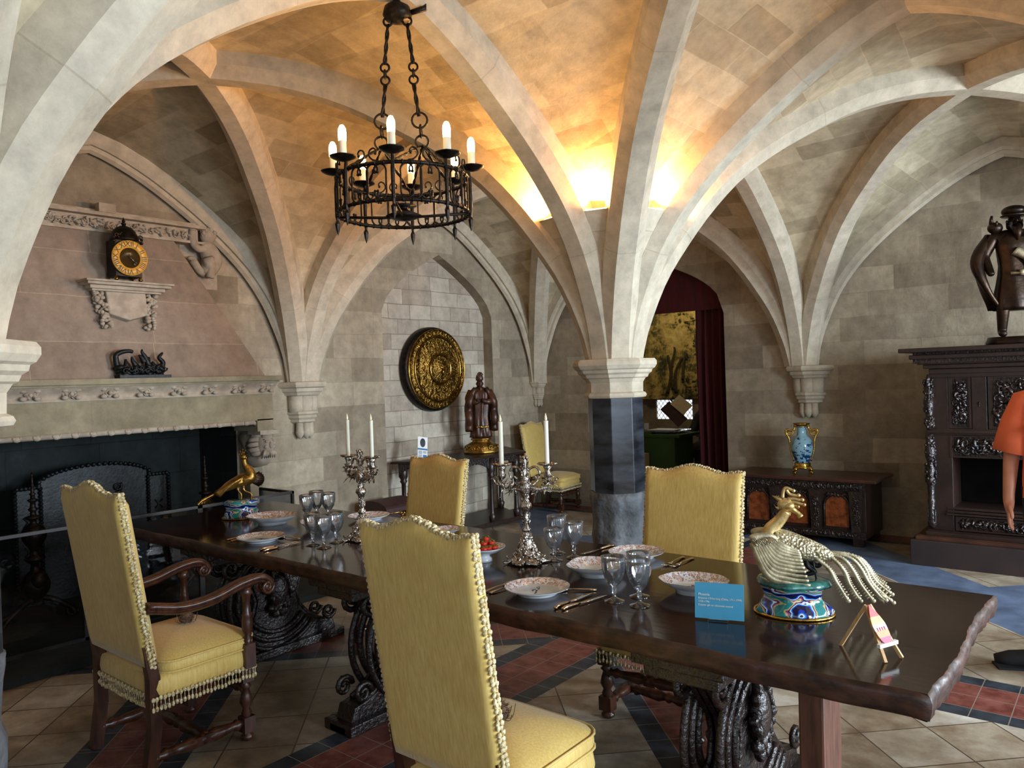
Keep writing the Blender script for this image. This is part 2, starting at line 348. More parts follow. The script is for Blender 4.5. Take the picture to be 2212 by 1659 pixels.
# ---------------------------------------------------------------- vaulting
GX = [0, 3.40, 6.95, 10.4]; GY = [0, -3.62, -7.25, -10.7]
DT = [(.07, 0), (.08, .12), (.10, .27), (.14, .5), (.185, .68), (.27, .96), (.363, 1.19), (.53, 1.45), (.713, 1.65), (.86, 1.73), (1, 1.76)]
WT = [(.095, 0), (.105, .13), (.13, .3), (.17, .48), (.23, .70), (.35, .98), (.6, 1.35), (.85, 1.62), (1, 1.72)]
def spring(i, j):
    if (i, j) == (1, 2): return 1.75
    if i in (0, 3) or j in (0, 3): return 1.56 if (i in (0, 3) and j in (0, 3)) else 1.64
    return 1.70
def hprof(kind, r, zs, za): T = DT if kind == 'D' else WT; return zs + interp(T, r) / T[-1][1] * (za - zs)
ZA = {'D': 3.46, 'W': 3.38}
def offs(kind, L, zs, m):
    """profile pushed outward by m: table d -> z"""
    T = DT if kind == 'D' else WT; r0 = T[0][0]; pts = []
    for i in range(61):
        t = (i / 60) ** 1.7; r = r0 + (1 - r0) * t; z = hprof(kind, r, zs, ZA[kind]); r2 = min(1, r + .004); z2 = hprof(kind, r2, zs, ZA[kind])
        if r >= 1: r1 = .99; dx = (1 - r1) * L; dz = z - hprof(kind, r1, zs, ZA[kind])
        else: dx = (r2 - r) * L; dz = z2 - z
        l = hypot(dx, dz); pts.append((r * L - m * dz / l, z + m * dx / l))
    out = [pts[0]]
    for p in pts[1:]:
        if p[0] > out[-1][0] + 1e-4 and p[1] > out[-1][1]: out.append(p)
    return out
def lerp_tab(tab, x):
    if x <= tab[0][0]: return tab[0][1]
    for (a, b), (c, d) in zip(tab, tab[1:]):
        if x <= c: return b + (d - b) * (x - a) / (c - a)
    return tab[-1][1]
ceil = MB(); SA = [0, .008, .02, .035, .05, .07, .09, .115, .145, .18, .22, .27, .33, .4, .48, .57, .67, .78, .89, 1]
for i in range(3):
    for j in range(3):
        for (ci, cj) in ((i, j), (i + 1, j), (i, j + 1), (i + 1, j + 1)):
            cx, cy = GX[ci], GY[cj]; mx, my = (GX[i] + GX[i + 1]) / 2, (GY[j] + GY[j + 1]) / 2
            hx, hy = mx - cx, my - cy; Lx, Ly = abs(hx), abs(hy); Ld = hypot(hx, hy); zs = spring(ci, cj)
            TD = offs('D', Ld, zs, .15); TX = offs('W', Lx, zs, .15); TY = offs('W', Ly, zs, .15)
            def P(a, b):
                if b <= a: Xn = 1 - a; t = ((1 - b) - Xn) / (1 - Xn) if Xn < 1 else 0; z = lerp_tab(TD, a * Ld) * (1 - t) + lerp_tab(TX, a * Lx) * t
                else: Yn = 1 - b; t = ((1 - a) - Yn) / (1 - Yn) if Yn < 1 else 0; z = lerp_tab(TD, b * Ld) * (1 - t) + lerp_tab(TY, b * Ly) * t
                return (cx + a * hx, cy + b * hy, z)
            flip = (hx * hy) > 0
            for p in range(len(SA) - 1):
                for q in range(len(SA) - 1):
                    c = [P(SA[p], SA[q]), P(SA[p + 1], SA[q]), P(SA[p + 1], SA[q + 1]), P(SA[p], SA[q + 1])]
                    def uvf(pt, cell):  # courses run along the barrel axis
                        return (pt[1] if cell else pt[0], pt[2] + .55 * abs((pt[0] - cx) if cell else (pt[1] - cy)))
                    if p == q: fs = [([0, 1, 2], True), ([0, 2, 3], False)]
                    else: fs = [([0, 1, 2, 3], p > q)]
                    for idx, cell in fs:
                        vs = [c[k] for k in idx]
                        if flip: vs = vs[::-1]
                        ceil.add(vs, [tuple(range(len(vs)))], True, [[uvf(v, cell) for v in vs]])
struct(ceil.build('ceiling', M_vault))
TN = [0]
def rib(p0, zs, p1, kind, sec, label_mat=M_rib, cols=1, arch2=None, name=None):
    """one arch half or a full arch between two supports; p0,p1 plan points, apex midway"""
    mb = MB(); p0 = Vector((*p0, 0)); p1 = Vector((*p1, 0)); dv = (p1 - p0); L = dv.length; dv = dv / L; nl = Vector((-dv.y, dv.x, 0))
    pts = []; r0 = (DT if kind == 'D' else WT)[0][0]
    for side in (0, 1):
        seq = []
        for k in range(31):
            t = (k / 30) ** 1.5; r = r0 + (1 - r0) * t; seq.append((r * L / 2 if not side else L - r * L / 2, hprof(kind, r, zs[side], ZA[kind])))
        if side: seq = seq[::-1][1:]
        pts += seq
    v = []; f = []; n = len(sec); uvs = []; arc = 0; prev = None; us = []
    for k, (d, z) in enumerate(pts):
        a = pts[max(0, k - 1)]; b = pts[min(len(pts) - 1, k + 1)]; tx, tz = b[0] - a[0], b[1] - a[1]; l = hypot(tx, tz); tx /= l; tz /= l
        if k == 0 or k == len(pts) - 1: tx, tz = (0, 1) if k == 0 else (0, -1)
        if prev: arc += hypot(d - prev[0], z - prev[1])
        prev = (d, z); us.append(arc)
        for (s_, m_) in sec: v.append(p0 + dv * (d - m_ * tz) + nl * s_ + Vector((0, 0, z + m_ * tx)))
    for k in range(len(pts) - 1):
        for q in range(n):
            w = (q + 1) % n; f.append((k * n + q, k * n + w, (k + 1) * n + w, (k + 1) * n + q)); uvs.append([(us[k], .1), (us[k], .3), (us[k + 1], .3), (us[k + 1], .1)])
    for k, uvv in zip(f, uvs): pass
    mb.add(v, f, False, uvs); TN[0] += 1
    return struct(mb.build('trim_%d' % TN[0], label_mat))
SEC = [(-.055, 0), (.055, 0), (.115, .07), (.115, .22), (-.115, .22), (-.115, .07)]
SECW = [(-.03, .02), (.0, 0), (.03, .02), (.035, .05), (.06, .05), (.075, .075), (.075, .2), (-.075, .2), (-.075, .075), (-.06, .05), (-.035, .05)]
for i in range(3):
    for j in range(3):
        if (i, j) == (2, 2): continue
        rib((GX[i], GY[j]), (spring(i, j), spring(i + 1, j + 1)), (GX[i + 1], GY[j + 1]), 'D', SEC)
        rib((GX[i + 1], GY[j]), (spring(i + 1, j), spring(i, j + 1)), (GX[i], GY[j + 1]), 'D', SEC)
for i in range(4):
    for j in range(4):
        if i < 3: w = j in (0, 3); rib((GX[i], GY[j] + (-.05 if j == 0 else .05 if j == 3 else 0)), (spring(i, j), spring(i + 1, j)), (GX[i + 1], GY[j] + (-.05 if j == 0 else .05 if j == 3 else 0)), 'W', SECW if w else SEC)
        if j < 3: w = i in (0, 3); rib((GX[i] + (.05 if i == 0 else -.05 if i == 3 else 0), GY[j]), (spring(i, j), spring(i, j + 1)), (GX[i] + (.05 if i == 0 else -.05 if i == 3 else 0), GY[j + 1]), 'W', SECW if w else SEC)

# ---------------------------------------------------------------- walls
def wall(name, axis, c, sgn, u0, u1, H, holes, mat, th=.3, dirn=1):
    """plane wall; holes = list of (ua, ub, zbot(u), ztop(u), depth, mat index for reveal)"""
    mb = MB(); mb.smooth = False
    def pt(u, z, d=0): return (c - sgn * d, u, z) if axis == 'x' else (u, c - sgn * d, z)
    us = set(lin(u0, u1, 8))
    for h in holes: us |= set(lin(h[0], h[1], 25))
    us = sorted(us)
    def quad(a, b, z00, z01, z10, z11, d0=0, d1=0, k=0):
        if abs(z01 - z00) < 1e-5 and abs(z11 - z10) < 1e-5: return
        mb.k = k; vs = [pt(a, z00, d0), pt(b, z10, d1), pt(b, z11, d1), pt(a, z01, d0)]
        mb.add(vs, [(0, 1, 2, 3)], False, [[(a + d0, z00), (b + d1, z10), (b + d1, z11), (a + d0, z01)]])
    for a, b in zip(us, us[1:]):
        mid = (a + b) / 2; hh = [h for h in holes if h[0] - 1e-6 <= mid <= h[1] + 1e-6]
        if not hh: quad(a, b, 0, H, 0, H); continue
        h = hh[0]; za, zb = h[2], h[3]
        quad(a, b, 0, za(a), 0, za(b)); quad(a, b, zb(a), H, zb(b), H)
        for zf in (zb, za):
            if zf is za and za(mid) <= 0: continue
            mb.k = h[5]; mb.add([pt(a, zf(a)), pt(b, zf(b)), pt(b, zf(b), h[4]), pt(a, zf(a), h[4])], [(0, 1, 2, 3)], True, [[(a, 0), (b, 0), (b, h[4]), (a, h[4])]])
    for h in holes:
        for u in h[:2]:
            mb.k = h[5]; z0, z1 = h[2](u), h[3](u); mb.add([pt(u, z0), pt(u, z1), pt(u, z1, h[4]), pt(u, z0, h[4])], [(0, 1, 2, 3)], False, [[(0, z0), (0, z1), (h[4], z1), (h[4], z0)]])
    return struct(mb.build(name, mat))
def archtop(a, b, zs, za, p=.62):
    mid = (a + b) / 2; hw = (b - a) / 2
    return lambda u: zs + (za - zs) * max(0, 1 - abs(u - mid) / hw) ** p
z0f = lambda u: 0
niche = (-2.6, -.87, z0f, archtop(-2.6, -.87, 2.36, 3.02, .62), .14, 0)
fire = (-6.5, -4.29, z0f, lambda u: 1.32, .62, 2)
wall('wall_left', 'x', 0, 1, -10.7, 0, 3.75, [niche, fire], [M_wall, M_brick, M_soot])
nb = MB(); nb.smooth = False                       # brick infill at the back of the niche
us = lin(-2.6, -.87, 25); zt = niche[3]
for a, b in zip(us, us[1:]): nb.add([(-.14, a, 0), (-.14, b, 0), (-.14, b, zt(b)), (-.14, a, zt(a))], [(0, 1, 2, 3)], False, [[(a, 0), (b, 0), (b, zt(b)), (a, zt(a))]])
struct(nb.build('wall_niche', M_brick))
fb = MB(); fb.smooth = False                       # back and inside of the hearth
fb.add([(-.62, -6.5, 0), (-.62, -4.29, 0), (-.62, -4.29, 1.9), (-.62, -6.5, 1.9)], [(0, 1, 2, 3)], False, [[(0, 0), (2.2, 0), (2.2, 1.9), (0, 1.9)]])
fb.add([(-.62, -6.5, 1.32), (-.62, -4.29, 1.32), (0, -4.29, 1.32), (0, -6.5, 1.32)], [(0, 1, 2, 3)], False, [[(0, 0), (2.2, 0), (2.2, .6), (0, .6)]])
struct(fb.build('wall_hearth', M_soot))
door = (.86, 2.57, z0f, archtop(.86, 2.57, 2.25, 2.90, .45), .42, 0)
wall('wall_back', 'y', 0, -1, 0, 10.4, 3.75, [door], [M_wall])
wz = lambda u: .75
wins = [(-2.65, -1.15, wz, archtop(-2.65, -1.15, 2.2, 2.75), .4, 0), (-6.15, -4.65, wz, archtop(-6.15, -4.65, 2.2, 2.75), .4, 0), (-9.75, -8.25, wz, archtop(-9.75, -8.25, 2.2, 2.75), .4, 0)]
wall('wall_right', 'x', 10.4, -1, -10.7, 0, 3.75, wins, [M_wall])
winf = [(4.45, 5.95, wz, archtop(4.45, 5.95, 2.2, 2.75), .4, 0), (7.85, 9.35, wz, archtop(7.85, 9.35, 2.2, 2.75), .4, 0)]
wall('wall_front', 'y', -10.7, 1, 0, 10.4, 3.75, winf, [M_wall])

# floor: stone flags laid diagonally, tile bands along and across the bays
def floormat():
    m, nt, b = newmat('flagged_floor'); o = coords(nt); sp = nt.nodes.new('ShaderNodeSeparateXYZ'); nt.links.new(o, sp.inputs[0])
    x = X(nt, sp.outputs[0]); y = X(nt, sp.outputs[1]); P = 3.55
    def cen(e, off): return ((e - off + P / 2).mod(P) - P / 2)
    u = cen(x, 3.39); v = cen(y, -3.65); p = cen(x + y, -.26) * .7071; q = cen(x - y, 7.04) * .7071
    uu = u.abs(); vv = v.abs(); pp = p.abs(); qq = q.abs()
    band = uu.min(vv).min(pp.min(qq)); inband = band.lt(.26)
    black = band.gt(.155) * inband
    # slate diagonals in the rear bays
    slate = pp.min(qq).lt(.262) * uu.gt(.262) * vv.gt(.262) * (y.gt(-3.9).max((x + y).lt(-3.26) * x.lt(2.2) * y.gt(-4.95)))
    # flags
    s = .31; px = (x + y + 4.563 + .0) * .7071; qx = (x - y - 9.39) * .7071
    g1 = (px.mod(s) - s / 2).abs(); g2 = (qx.mod(s) - s / 2).abs(); fl = g1.max(g2).gt(s / 2 - .0035)
    # tiles: along axial bands use x/y, along diagonals use p/q
    t = .155
    ax = uu.min(vv).lt(pp.min(qq))
    def grid(a, bb, tt): return ((a + tt / 2).mod(tt) - tt / 2).abs().min(((bb + tt / 2).mod(tt) - tt / 2).abs()).lt(.0022)
    ga = grid(u, v, t); gd = grid(p, q, t); tg = ga * ax + gd * (ax * -1 + 1)
    cf = nt.nodes.new('ShaderNodeCombineXYZ'); lk(nt, px.op('SNAP', s), cf.inputs[0]); lk(nt, qx.op('SNAP', s), cf.inputs[1])
    wn = nt.nodes.new('ShaderNodeTexWhiteNoise'); nt.links.new(cf.outputs[0], wn.inputs['Vector'])
    n1 = noise(nt, o, 7, 8, .7)
    flag = mixc(nt, .5, ramp(nt, X(nt, wn.outputs[0]), [(0, srgb(138, 118, 96)), (.5, srgb(178, 166, 146)), (1, srgb(212, 210, 202))]), ramp(nt, n1, [(.35, srgb(132, 108, 82)), (.65, srgb(208, 202, 184))]))
    flag = mixc(nt, .75, flag, ramp(nt, noise(nt, o, 1.6, 7, .65), [(.34, srgb(120, 98, 78)), (.5, srgb(196, 184, 168)), (.62, (1, 1, 1))]), 'MULTIPLY')
    flag = mixc(nt, fl, flag, srgb(84, 70, 56))
    red = ramp(nt, noise(nt, o, 10, 6, .7), [(.35, srgb(92, 42, 34)), (.7, srgb(138, 84, 72))])
    blk = ramp(nt, noise(nt, o, 9, 5), [(.35, srgb(36, 40, 46)), (.7, srgb(62, 68, 76))])
    tile = mixc(nt, black, red, blk); tile = mixc(nt, tg, tile, srgb(132, 116, 104))
    sl = ramp(nt, noise(nt, o, 5, 6), [(.3, srgb(72, 84, 104)), (.7, srgb(104, 120, 146))])
    c = mixc(nt, inband, flag, tile); c = mixc(nt, slate, c, sl)
    nt.links.new(c, b.inputs['Base Color'])
    b.inputs['Specular IOR Level'].default_value = .5
    lk(nt, X(nt, n1) * .35 + .22, b.inputs['Roughness'])
    bump(nt, b, X(nt, noise(nt, o, 5, 6)) - fl.max(tg * inband) * .4, .25, .01)
    return m
fl = MB(); fl.add([(-1.2, -10.8, 0), (10.5, -10.8, 0), (10.5, 5.2, 0), (-1.2, 5.2, 0)], [(0, 1, 2, 3)], False); struct(fl.build('floor', floormat()))

# ---------------------------------------------------------------- columns, corbels, lamp ledges
OP = pi / 8
def column(x, y, ztop, label, mats=(M_blackmarble, M_roughmarble, M_rib), k=1):
    t = thing('stone_column', label, 'column', (x, y, 0), 0, 'octagonal vault columns')
    mb = MB(); mb.smooth = False; mb.lathe([(.178 * k, .8), (.178 * k, ztop - .22)], 8, ph=OP, smooth=False); mb.build('shaft', mats[0], t, bevel=.004)
    rnd = random.Random(int(x * 10)); mb = MB(); n = 26
    def md(a, z): return 1 + .10 * sin(3 * a + z * 9) * sin(z * 17 + 1) + .05 * sin(7 * a + z * 31) - .04
    mb.lathe([((.172 + .008 * rnd.uniform(-1, 1)) * k, z) for z in lin(0, .86, 22)], 40, mod=lambda a, z: (1 - .035 * cos(8 * a)) * (1 + .018 * sin(3 * a + z * 11) + .02 * sin(7 * a - z * 29) * sin(z * 17) + .012 * sin(17 * a + z * 61)), smooth=True)
    mb.build('eroded_shaft_foot', mats[1], t)
    mb = MB(); q = ztop
    pr = [(.178, q - .25), (.198, q - .245), (.205, q - .232), (.198, q - .218), (.182, q - .21), (.184, q - .15), (.2, q - .125), (.215, q - .118), (.222, q - .1), (.24, q - .088), (.245, q - .07), (.26, q - .062), (.274, q - .04), (.274, q - .018), (.262, q - .002), (.2, q)]
    mb.lathe(pr, 8, ph=OP, smooth=False); mb.build('capital', mats[2], t); return t
column(3.40, -3.62, 1.71, 'octagonal stone column in the middle of the room with lamps lighting its ribs')
column(3.40, -7.25, 1.76, 'stone column at the left edge of the photo, only its capital showing', k=.86)
column(6.95, -3.62, 1.71, 'octagonal stone column off to the right of the dining table')
# corbels
def corbel(x, y, ztop, rz, label, s=1.0, name='wall_corbel', half=True):
    t = thing(name, label, 'corbel', (x, y, 0), rz, 'corbels carrying the vault ribs')
    def hb(prof, seg=8): # half octagon projecting to +x
        mb = MB(); v = []; f = []
        angs = [-pi / 2 + pi * k / 4 for k in range(5)] if seg == 8 else [-pi / 2 + pi * k / 10 for k in range(11)]
        n = len(angs)
        for r, z in prof:
            for a in angs: v.append((r * cos(a) * s, r * sin(a) * s, ztop - z * s))
        for j in range(len(prof) - 1):
            for k in range(n - 1): f.append((j * n + k, j * n + k + 1, (j + 1) * n + k + 1, (j + 1) * n + k))
        f.append(tuple(range(n))[::-1]); f.append(tuple((len(prof) - 1) * n + k for k in range(n)))
        mb.add(v, f, False); return mb
    hb([(.2, 0), (.235, .005), (.245, .03), (.235, .05), (.205, .06), (.2, .09), (.185, .1), (.17, .125), (.15, .13)]).build('capital_moulding', M_rib, t)
    mb = MB()
    for k in (-1, 0, 1): a = k * pi / 3.1; mb.lathe([(.075 * s, ztop - .28 * s), (.08 * s, ztop - .13 * s)], 12, (.055 * s * cos(a), .085 * s * sin(a), 0))
    mb.build('bell', M_rib, t)
    hb([(.12, .26), (.15, .275), (.155, .295), (.135, .31), (.142, .33), (.12, .35), (.125, .37), (.09, .385)]).build('lower_moulding', M_rib, t)
    mb = MB()
    for k in (-1, 0, 1):
        a = k * pi / 2.6; o = (.035 * s + .03 * s * cos(a), .06 * s * sin(a), 0)
        mb.lathe([(.005, ztop - .53 * s), (.03 * s, ztop - .5 * s), (.042 * s, ztop - .465 * s), (.036 * s, ztop - .455 * s), (.034 * s, ztop - .37 * s)], 10, o)
    mb.build('pendant', M_rib, t); return t
corbel(0, -3.62, 1.645, 0, 'moulded stone corbel on the wall between the fireplace and the brass shield')
corbel(3.46, 0, 1.645, -pi / 2, 'moulded stone corbel on the wall above the blue vase')
corbel(.02, -.02, 1.57, -pi / 4, 'small stone corbel in the far corner above the yellow wall chair', .62)
# ledges at the springing of the middle column, each with a hidden uplight
def ledge(cx, cy, a0, k0, L0, a1, k1, L1, zl, zs, warm, idx):
    mb = MB(); mb.smooth = False; zz = lin(zs, zl, 12); A = [[], []]
    for s_, (an, k, L) in enumerate(((a0, k0, L0), (a1, k1, L1))):
        tab = offs(k, L, zs, .05); inv = [(b, a) for a, b in tab]
        for z in zz: d = lerp_tab(inv, z); A[s_].append((cx + d * cos(an), cy + d * sin(an), z))
    n = len(zz); f = [(i, i + 1, n + i + 1, n + i) for i in range(n - 1)]
    mb.add(A[0] + A[1], f, False, [[(0, zz[i]), (0, zz[i + 1]), (.4, zz[i + 1]), (.4, zz[i])] for i in range(n - 1)])
    c = (cx, cy, zl); mb.add([c, A[0][-1], A[1][-1]], [(0, 1, 2)], False, [[(0, 0), (.4, 0), (.2, .4)]])
    TN[0] += 1; struct(mb.build('trim_%d' % TN[0], M_rib))
    m = (Vector(A[0][-1]) + Vector(A[1][-1])) / 2; dirn = (m - Vector(c)); dl = dirn.length; dirn /= dl; side = Vector((-dirn.y, dirn.x, 0)); wd = (Vector(A[0][-1]) - Vector(A[1][-1])).length * .26
    p = m - dirn * .035 + Vector((0, 0, .004)); mb = MB()
    vs = [p - side * wd - dirn * .012, p + side * wd - dirn * .012, p + side * wd + dirn * .012, p - side * wd + dirn * .012]
    mb.add([q for q in vs] + [q + Vector((0, 0, .008)) for q in vs], [(0, 3, 2, 1), (4, 5, 6, 7), (0, 1, 5, 4), (1, 2, 6, 5), (2, 3, 7, 6), (3, 0, 4, 7)], False)
    o = mb.build('uplight_strip', emis('uplight_glow', (1, .62, .22), 14)); tag(o, warm, 'light', 'lamp strips on the ledges of the middle column')
    l = D.lights.new('uplight', 'AREA'); l.shape = 'RECTANGLE'; l.size = .12; l.size_y = .05; l.energy = UPE[idx]; l.color = (1, .49, .16); l.spread = radians(170)
    lo = D.objects.new('uplight_lamp', l); COL.objects.link(lo); lo.location = p + Vector((0, 0, .03)); lo.rotation_euler = (dirn * .75 + Vector((0, 0, 1))).to_track_quat('-Z', 'Y').to_euler()
cx, cy = GX[1], GY[1]
nb_ = []
for (qx, qy) in ((2, 1), (2, 2), (1, 2), (0, 2), (0, 1), (0, 0), (1, 0), (2, 0)):
    X_, Y_ = GX[qx], GY[qy]; diag = qx != 1 and qy != 1
    nb_.append((atan2(Y_ - cy, X_ - cx), 'D' if diag else 'W', hypot(X_ - cx, Y_ - cy) / 2))
UPE = [18, 28, 34, 34, 12, 6, 6, 8]
LAB = ['warm lamp strip in the fourth ledge from left on the middle column', 'warm lamp strip in the ledge right of the straight middle rib', 'warm lamp strip in the ledge left of the straight middle rib', 'warm lamp strip in the leftmost lit ledge of the middle column',
       'warm lamp strip on the column side facing the corbel by the fireplace', 'warm lamp strip on the column side facing the far corner', 'warm lamp strip on the column side facing the doorway', 'warm lamp strip on the column side facing the chest']
for k in range(8):
    a, b = nb_[k], nb_[(k + 1) % 8]; ledge(cx, cy, a[0], a[1], a[2], b[0], b[1], b[2], 2.58, 1.70, LAB[k], k)

# ---------------------------------------------------------------- fireplace
FY0, FY1 = -6.62, -4.15; FC = -5.385
fp = thing('stone_fireplace', 'large stone fireplace with tapering hood and carved mantel on the left wall', 'fireplace', (0, 0, 0))
mb = MB(); mb.smooth = False
mb.box((0, FY0 - .01, 1.66), (.47, FY1 + .03, 1.70)); mb.box((0, FY0, 1.645), (.45, FY1 + .01, 1.66)); mb.build('mantel_shelf', M_lintel, fp, bevel=.004)
mb = MB(); v = []; f = []; n = 7                 # cavetto frieze under the shelf with rosettes
cav = [(.44, 1.645), (.425, 1.63), (.40, 1.61), (.385, 1.59), (.378, 1.57), (.392, 1.562), (.392, 1.55)]
for yy in (FY0, FY1): v += [(x, yy, z) for x, z in cav]
f = [(i, i + 1, n + i + 1, n + i) for i in range(n - 1)]; mb.add(v, f, True)
w = [(x - .06, z) for x, z in cav]
mb.add([(x, FY1, z) for x, z in cav] + [(0, FY1, z) for x, z in cav], f, True); mb.build('mantel_frieze', M_carve, fp)
for k, yy in enumerate(lin(-6.5, -4.24, 10)):
    mb = MB(); relief(mb, (.395, yy - .055, 1.562), (0, 1, 0), (-.25, 0, .97), .13, .085, .03, 22, k, .024)
    for c in (-1, 1):
        for d in (-1, 1): mb.ball((.412, yy + c * .042, 1.602 + d * .026), (.018, .024, .016), 8, 4)
    mb.ball((.415, yy, 1.6), (.014, .015, .015), 8, 5); mb.build('rosette', M_carve, fp)
mb = MB(); mb.smooth = False
mb.add([(.38, FY0, 1.33), (.38, FY1 - .02, 1.33), (.38, FY1 - .02, 1.56), (.38, FY0, 1.56), (.0, FY1 - .02, 1.33), (.0, FY1 - .02, 1.56), (.0, FY0, 1.33), (0, FY0, 1.56)],
       [(0, 1, 2, 3), (1, 4, 5, 2), (0, 3, 7, 6), (0, 6, 4, 1)], False, [[(0, 0), (2.4, 0), (2.4, .3), (0, .3)]] + [[(0, 0), (.4, 0), (.4, .3), (0, .3)]] * 2 + [[(0, 0), (0, .4), (2.4, .4), (2.4, 0)]])
mb.box((.02, FY1 - .17, 1.24), (.38, FY1 - .02, 1.34)); mb.build('lintel', M_lintel, fp)
mb = MB(); mb.tube([(.372, FY0, 1.318), (.372, FY1 - .2, 1.318), (.34, FY1 - .17, 1.3)], .02, 8)
for yy in lin(-6.55, -4.42, 19): mb.ball((.383, yy, 1.314), (.02, .03, .02), 8, 4); mb.ball((.392, yy - .02, 1.32), .011, 6, 4); mb.ball((.392, yy + .02, 1.32), .011, 6, 4)
mb.build('lintel_rosettes', M_carve, fp)
mb = MB(); mb.smooth = False                       # hood: leans back to the wall as it rises and narrows
hb_, ht = 1.70, 2.80
b0, b1 = -6.58, -4.2; t0, t1 = -5.93, -4.84
vv = [(.33, b0, hb_), (.33, b1, hb_), (.10, t1, ht), (.10, t0, ht), (0, b1 + .0, hb_), (0, t1, ht), (0, b0, hb_), (0, t0, ht)]
mb.add(vv, [(0, 1, 2, 3), (1, 4, 5, 2), (6, 0, 3, 7)], False, [[(b0, hb_), (b1, hb_), (t1, ht), (t0, ht)], [(0, hb_), (.3, hb_), (.3, ht), (0, ht)], [(0, hb_), (.3, hb_), (.3, ht), (0, ht)]])
mb.build('hood', M_hood, fp)
mb = MB(); mb.smooth = False; mb.box((0, t0 - .25, 2.79), (.12, t1 + .26, 2.81)); mb.box((0, t0 - .25, 2.91), (.15, t1 + .26, 2.935)); mb.box((0, t0 - .2, 2.935), (.09, t1 + .2, 2.96)); mb.box((0, t0 - .22, 2.81), (.08, t1 + .22, 2.91)); mb.box((.09, -5.42, 2.935), (.16, -5.30, 3.0))
relief(mb, (.085, t0 - .22, 2.815), (0, 1, 0), (0, 0, 1), t1 - t0 + .44, .09, .035, 150, 5, .026); mb.build('leaf_cornice', M_carve, fp)
def lionhead(y, nm):
    mb = MB(); c = Vector((.30, y, 1.13))
    mb.ball(c, (.085, .075, .11), 14, 10); mb.ball(c + Vector((.03, 0, -.015)), (.07, .06, .08), 12, 8)       # skull and face
    mb.box((.2, y - .09, 1.21), (.385, y + .09, 1.245))
    mb.ball(c + Vector((.095, 0, -.01)), (.018, .016, .03), 8, 5)                            # nose
    for s_ in (-1, 1):
        mb.ball(c + Vector((.08, s_ * .03, .02)), (.014, .014, .01), 8, 5); mb.ball(c + Vector((.072, s_ * .03, .037)), (.02, .024, .008), 8, 4)
        mb.ball(c + Vector((.075, s_ * .03, -.025)), (.022, .022, .02), 8, 5)
        for k in range(4): mb.tube([c + Vector((.06, s_ * .012 * k, -.055)), c + Vector((.075, s_ * .018 * k, -.085)), c + Vector((.05, s_ * .02 * k, -.12))], [.013, .012, .004], 6)
        for k in range(7): a = .3 + k * .42; mb.tube([c + Vector((.02, s_ * .07 * sin(a), .1 * cos(a))), c + Vector((-.05, s_ * .1 * sin(a), .11 * cos(a) - .01)), c + Vector((-.14, s_ * .09 * sin(a), .05 * cos(a) - .02))], [.02, .022, .01], 6)
    mb.ball(c + Vector((.07, 0, -.045)), (.024, .03, .008), 8, 4)
    for k in range(3): mb.tube([c + Vector((.05, -.05, .06 + .016 * k)), c + Vector((.075 - k * .006, 0, .062 + .016 * k)), c + Vector((.05, .05, .06 + .016 * k))], .009, 6)
    mb.tube([(.05, y, 1.02), (.16, y, .99), (.26, y + .01, 1.0), (.3, y, 1.05)], [.06, .075, .065, .04], 10)
    mb.tube([(.05, y, 1.2), (.16, y, 1.1), (.22, y, 1.06)], [.09, .09, .05], 10)
    mb.build(nm, M_carve, fp)
lionhead(-4.21, 'carved_head_bracket'); lionhead(-6.56, 'carved_head_bracket')
for y0_ in (-4.27, -6.62): mb = MB(); mb.smooth = False; mb.box((.0, y0_, 0), (.16, y0_ + .12, 1.02)); mb.build('jamb', M_lintel, fp)
mb = MB(); mb.smooth = False; mb.box((-.6, -6.48, .002), (1.22, -4.0, .045)); o = mb.build('hearth_slab', M_soot); tag(o, 'low black hearth slab raised in front of the fireplace', 'hearth')
# crouching carved figures at the ends of the cornice
def putto(y, s_, lab):
    mb = MB(); q = lambda a, b, c=0: Vector((.06 + c, y + s_ * a, b))
    mb.ball(q(0, 2.86, .03), (.06, .062, .066), 12, 9)
    for k in range(26): a = k * 2.4; mb.ball(q(.05 * cos(a), 2.885 + .035 * sin(a), .03 + .03 * (k % 3) / 2), .02, 6, 4)
    mb.tube(bez([q(-.03, 2.82), q(.0, 2.76, .02), q(.03, 2.68, .03), q(.0, 2.6, .03), q(-.03, 2.55, .02)], 5), [.04] + [.06 + .022 * sin(i * .18) for i in range(19)] + [.05], 10)
    mb.tube(bez([q(.02, 2.79, .03), q(-.09, 2.75, .06), q(-.14, 2.80, .05), q(-.13, 2.90, .03)], 5), [.036] * 4 + [.03] * 11 + [.028], 8)
    mb.tube(bez([q(0, 2.58, .04), q(-.03, 2.66, .09), q(.0, 2.62, .08), q(-.015, 2.52, .07)], 5), [.045] * 8 + [.036] * 8, 8)
    mb.tube(bez([q(.0, 2.55, .02), q(-.08, 2.58, .03), q(-.14, 2.66, .03)], 5), .034, 8); mb.ball(q(-.15, 2.67, .04), (.03, .04, .02), 8, 5)
    mb.ball(q(-.13, 2.92, .03), .032, 8, 6)
    mb.add([q(-.2, 2.44, -.055), q(.12, 2.44, -.055), q(.12, 2.94, -.055), q(-.2, 2.94, -.055)], [(0, 1, 2, 3)], False, [[(0, 0), (.3, 0), (.3, .5), (0, .5)]])
    o = mb.build('carved_figure', M_carve); tag(o, lab, 'sculpture', 'figures at the ends of the hood cornice'); return o
putto(-4.54, 1, 'crouching curly-haired stone figure at the right end of the hood cornice'); putto(-6.23, -1, 'crouching stone figure at the left end of the hood cornice, behind the near rib')
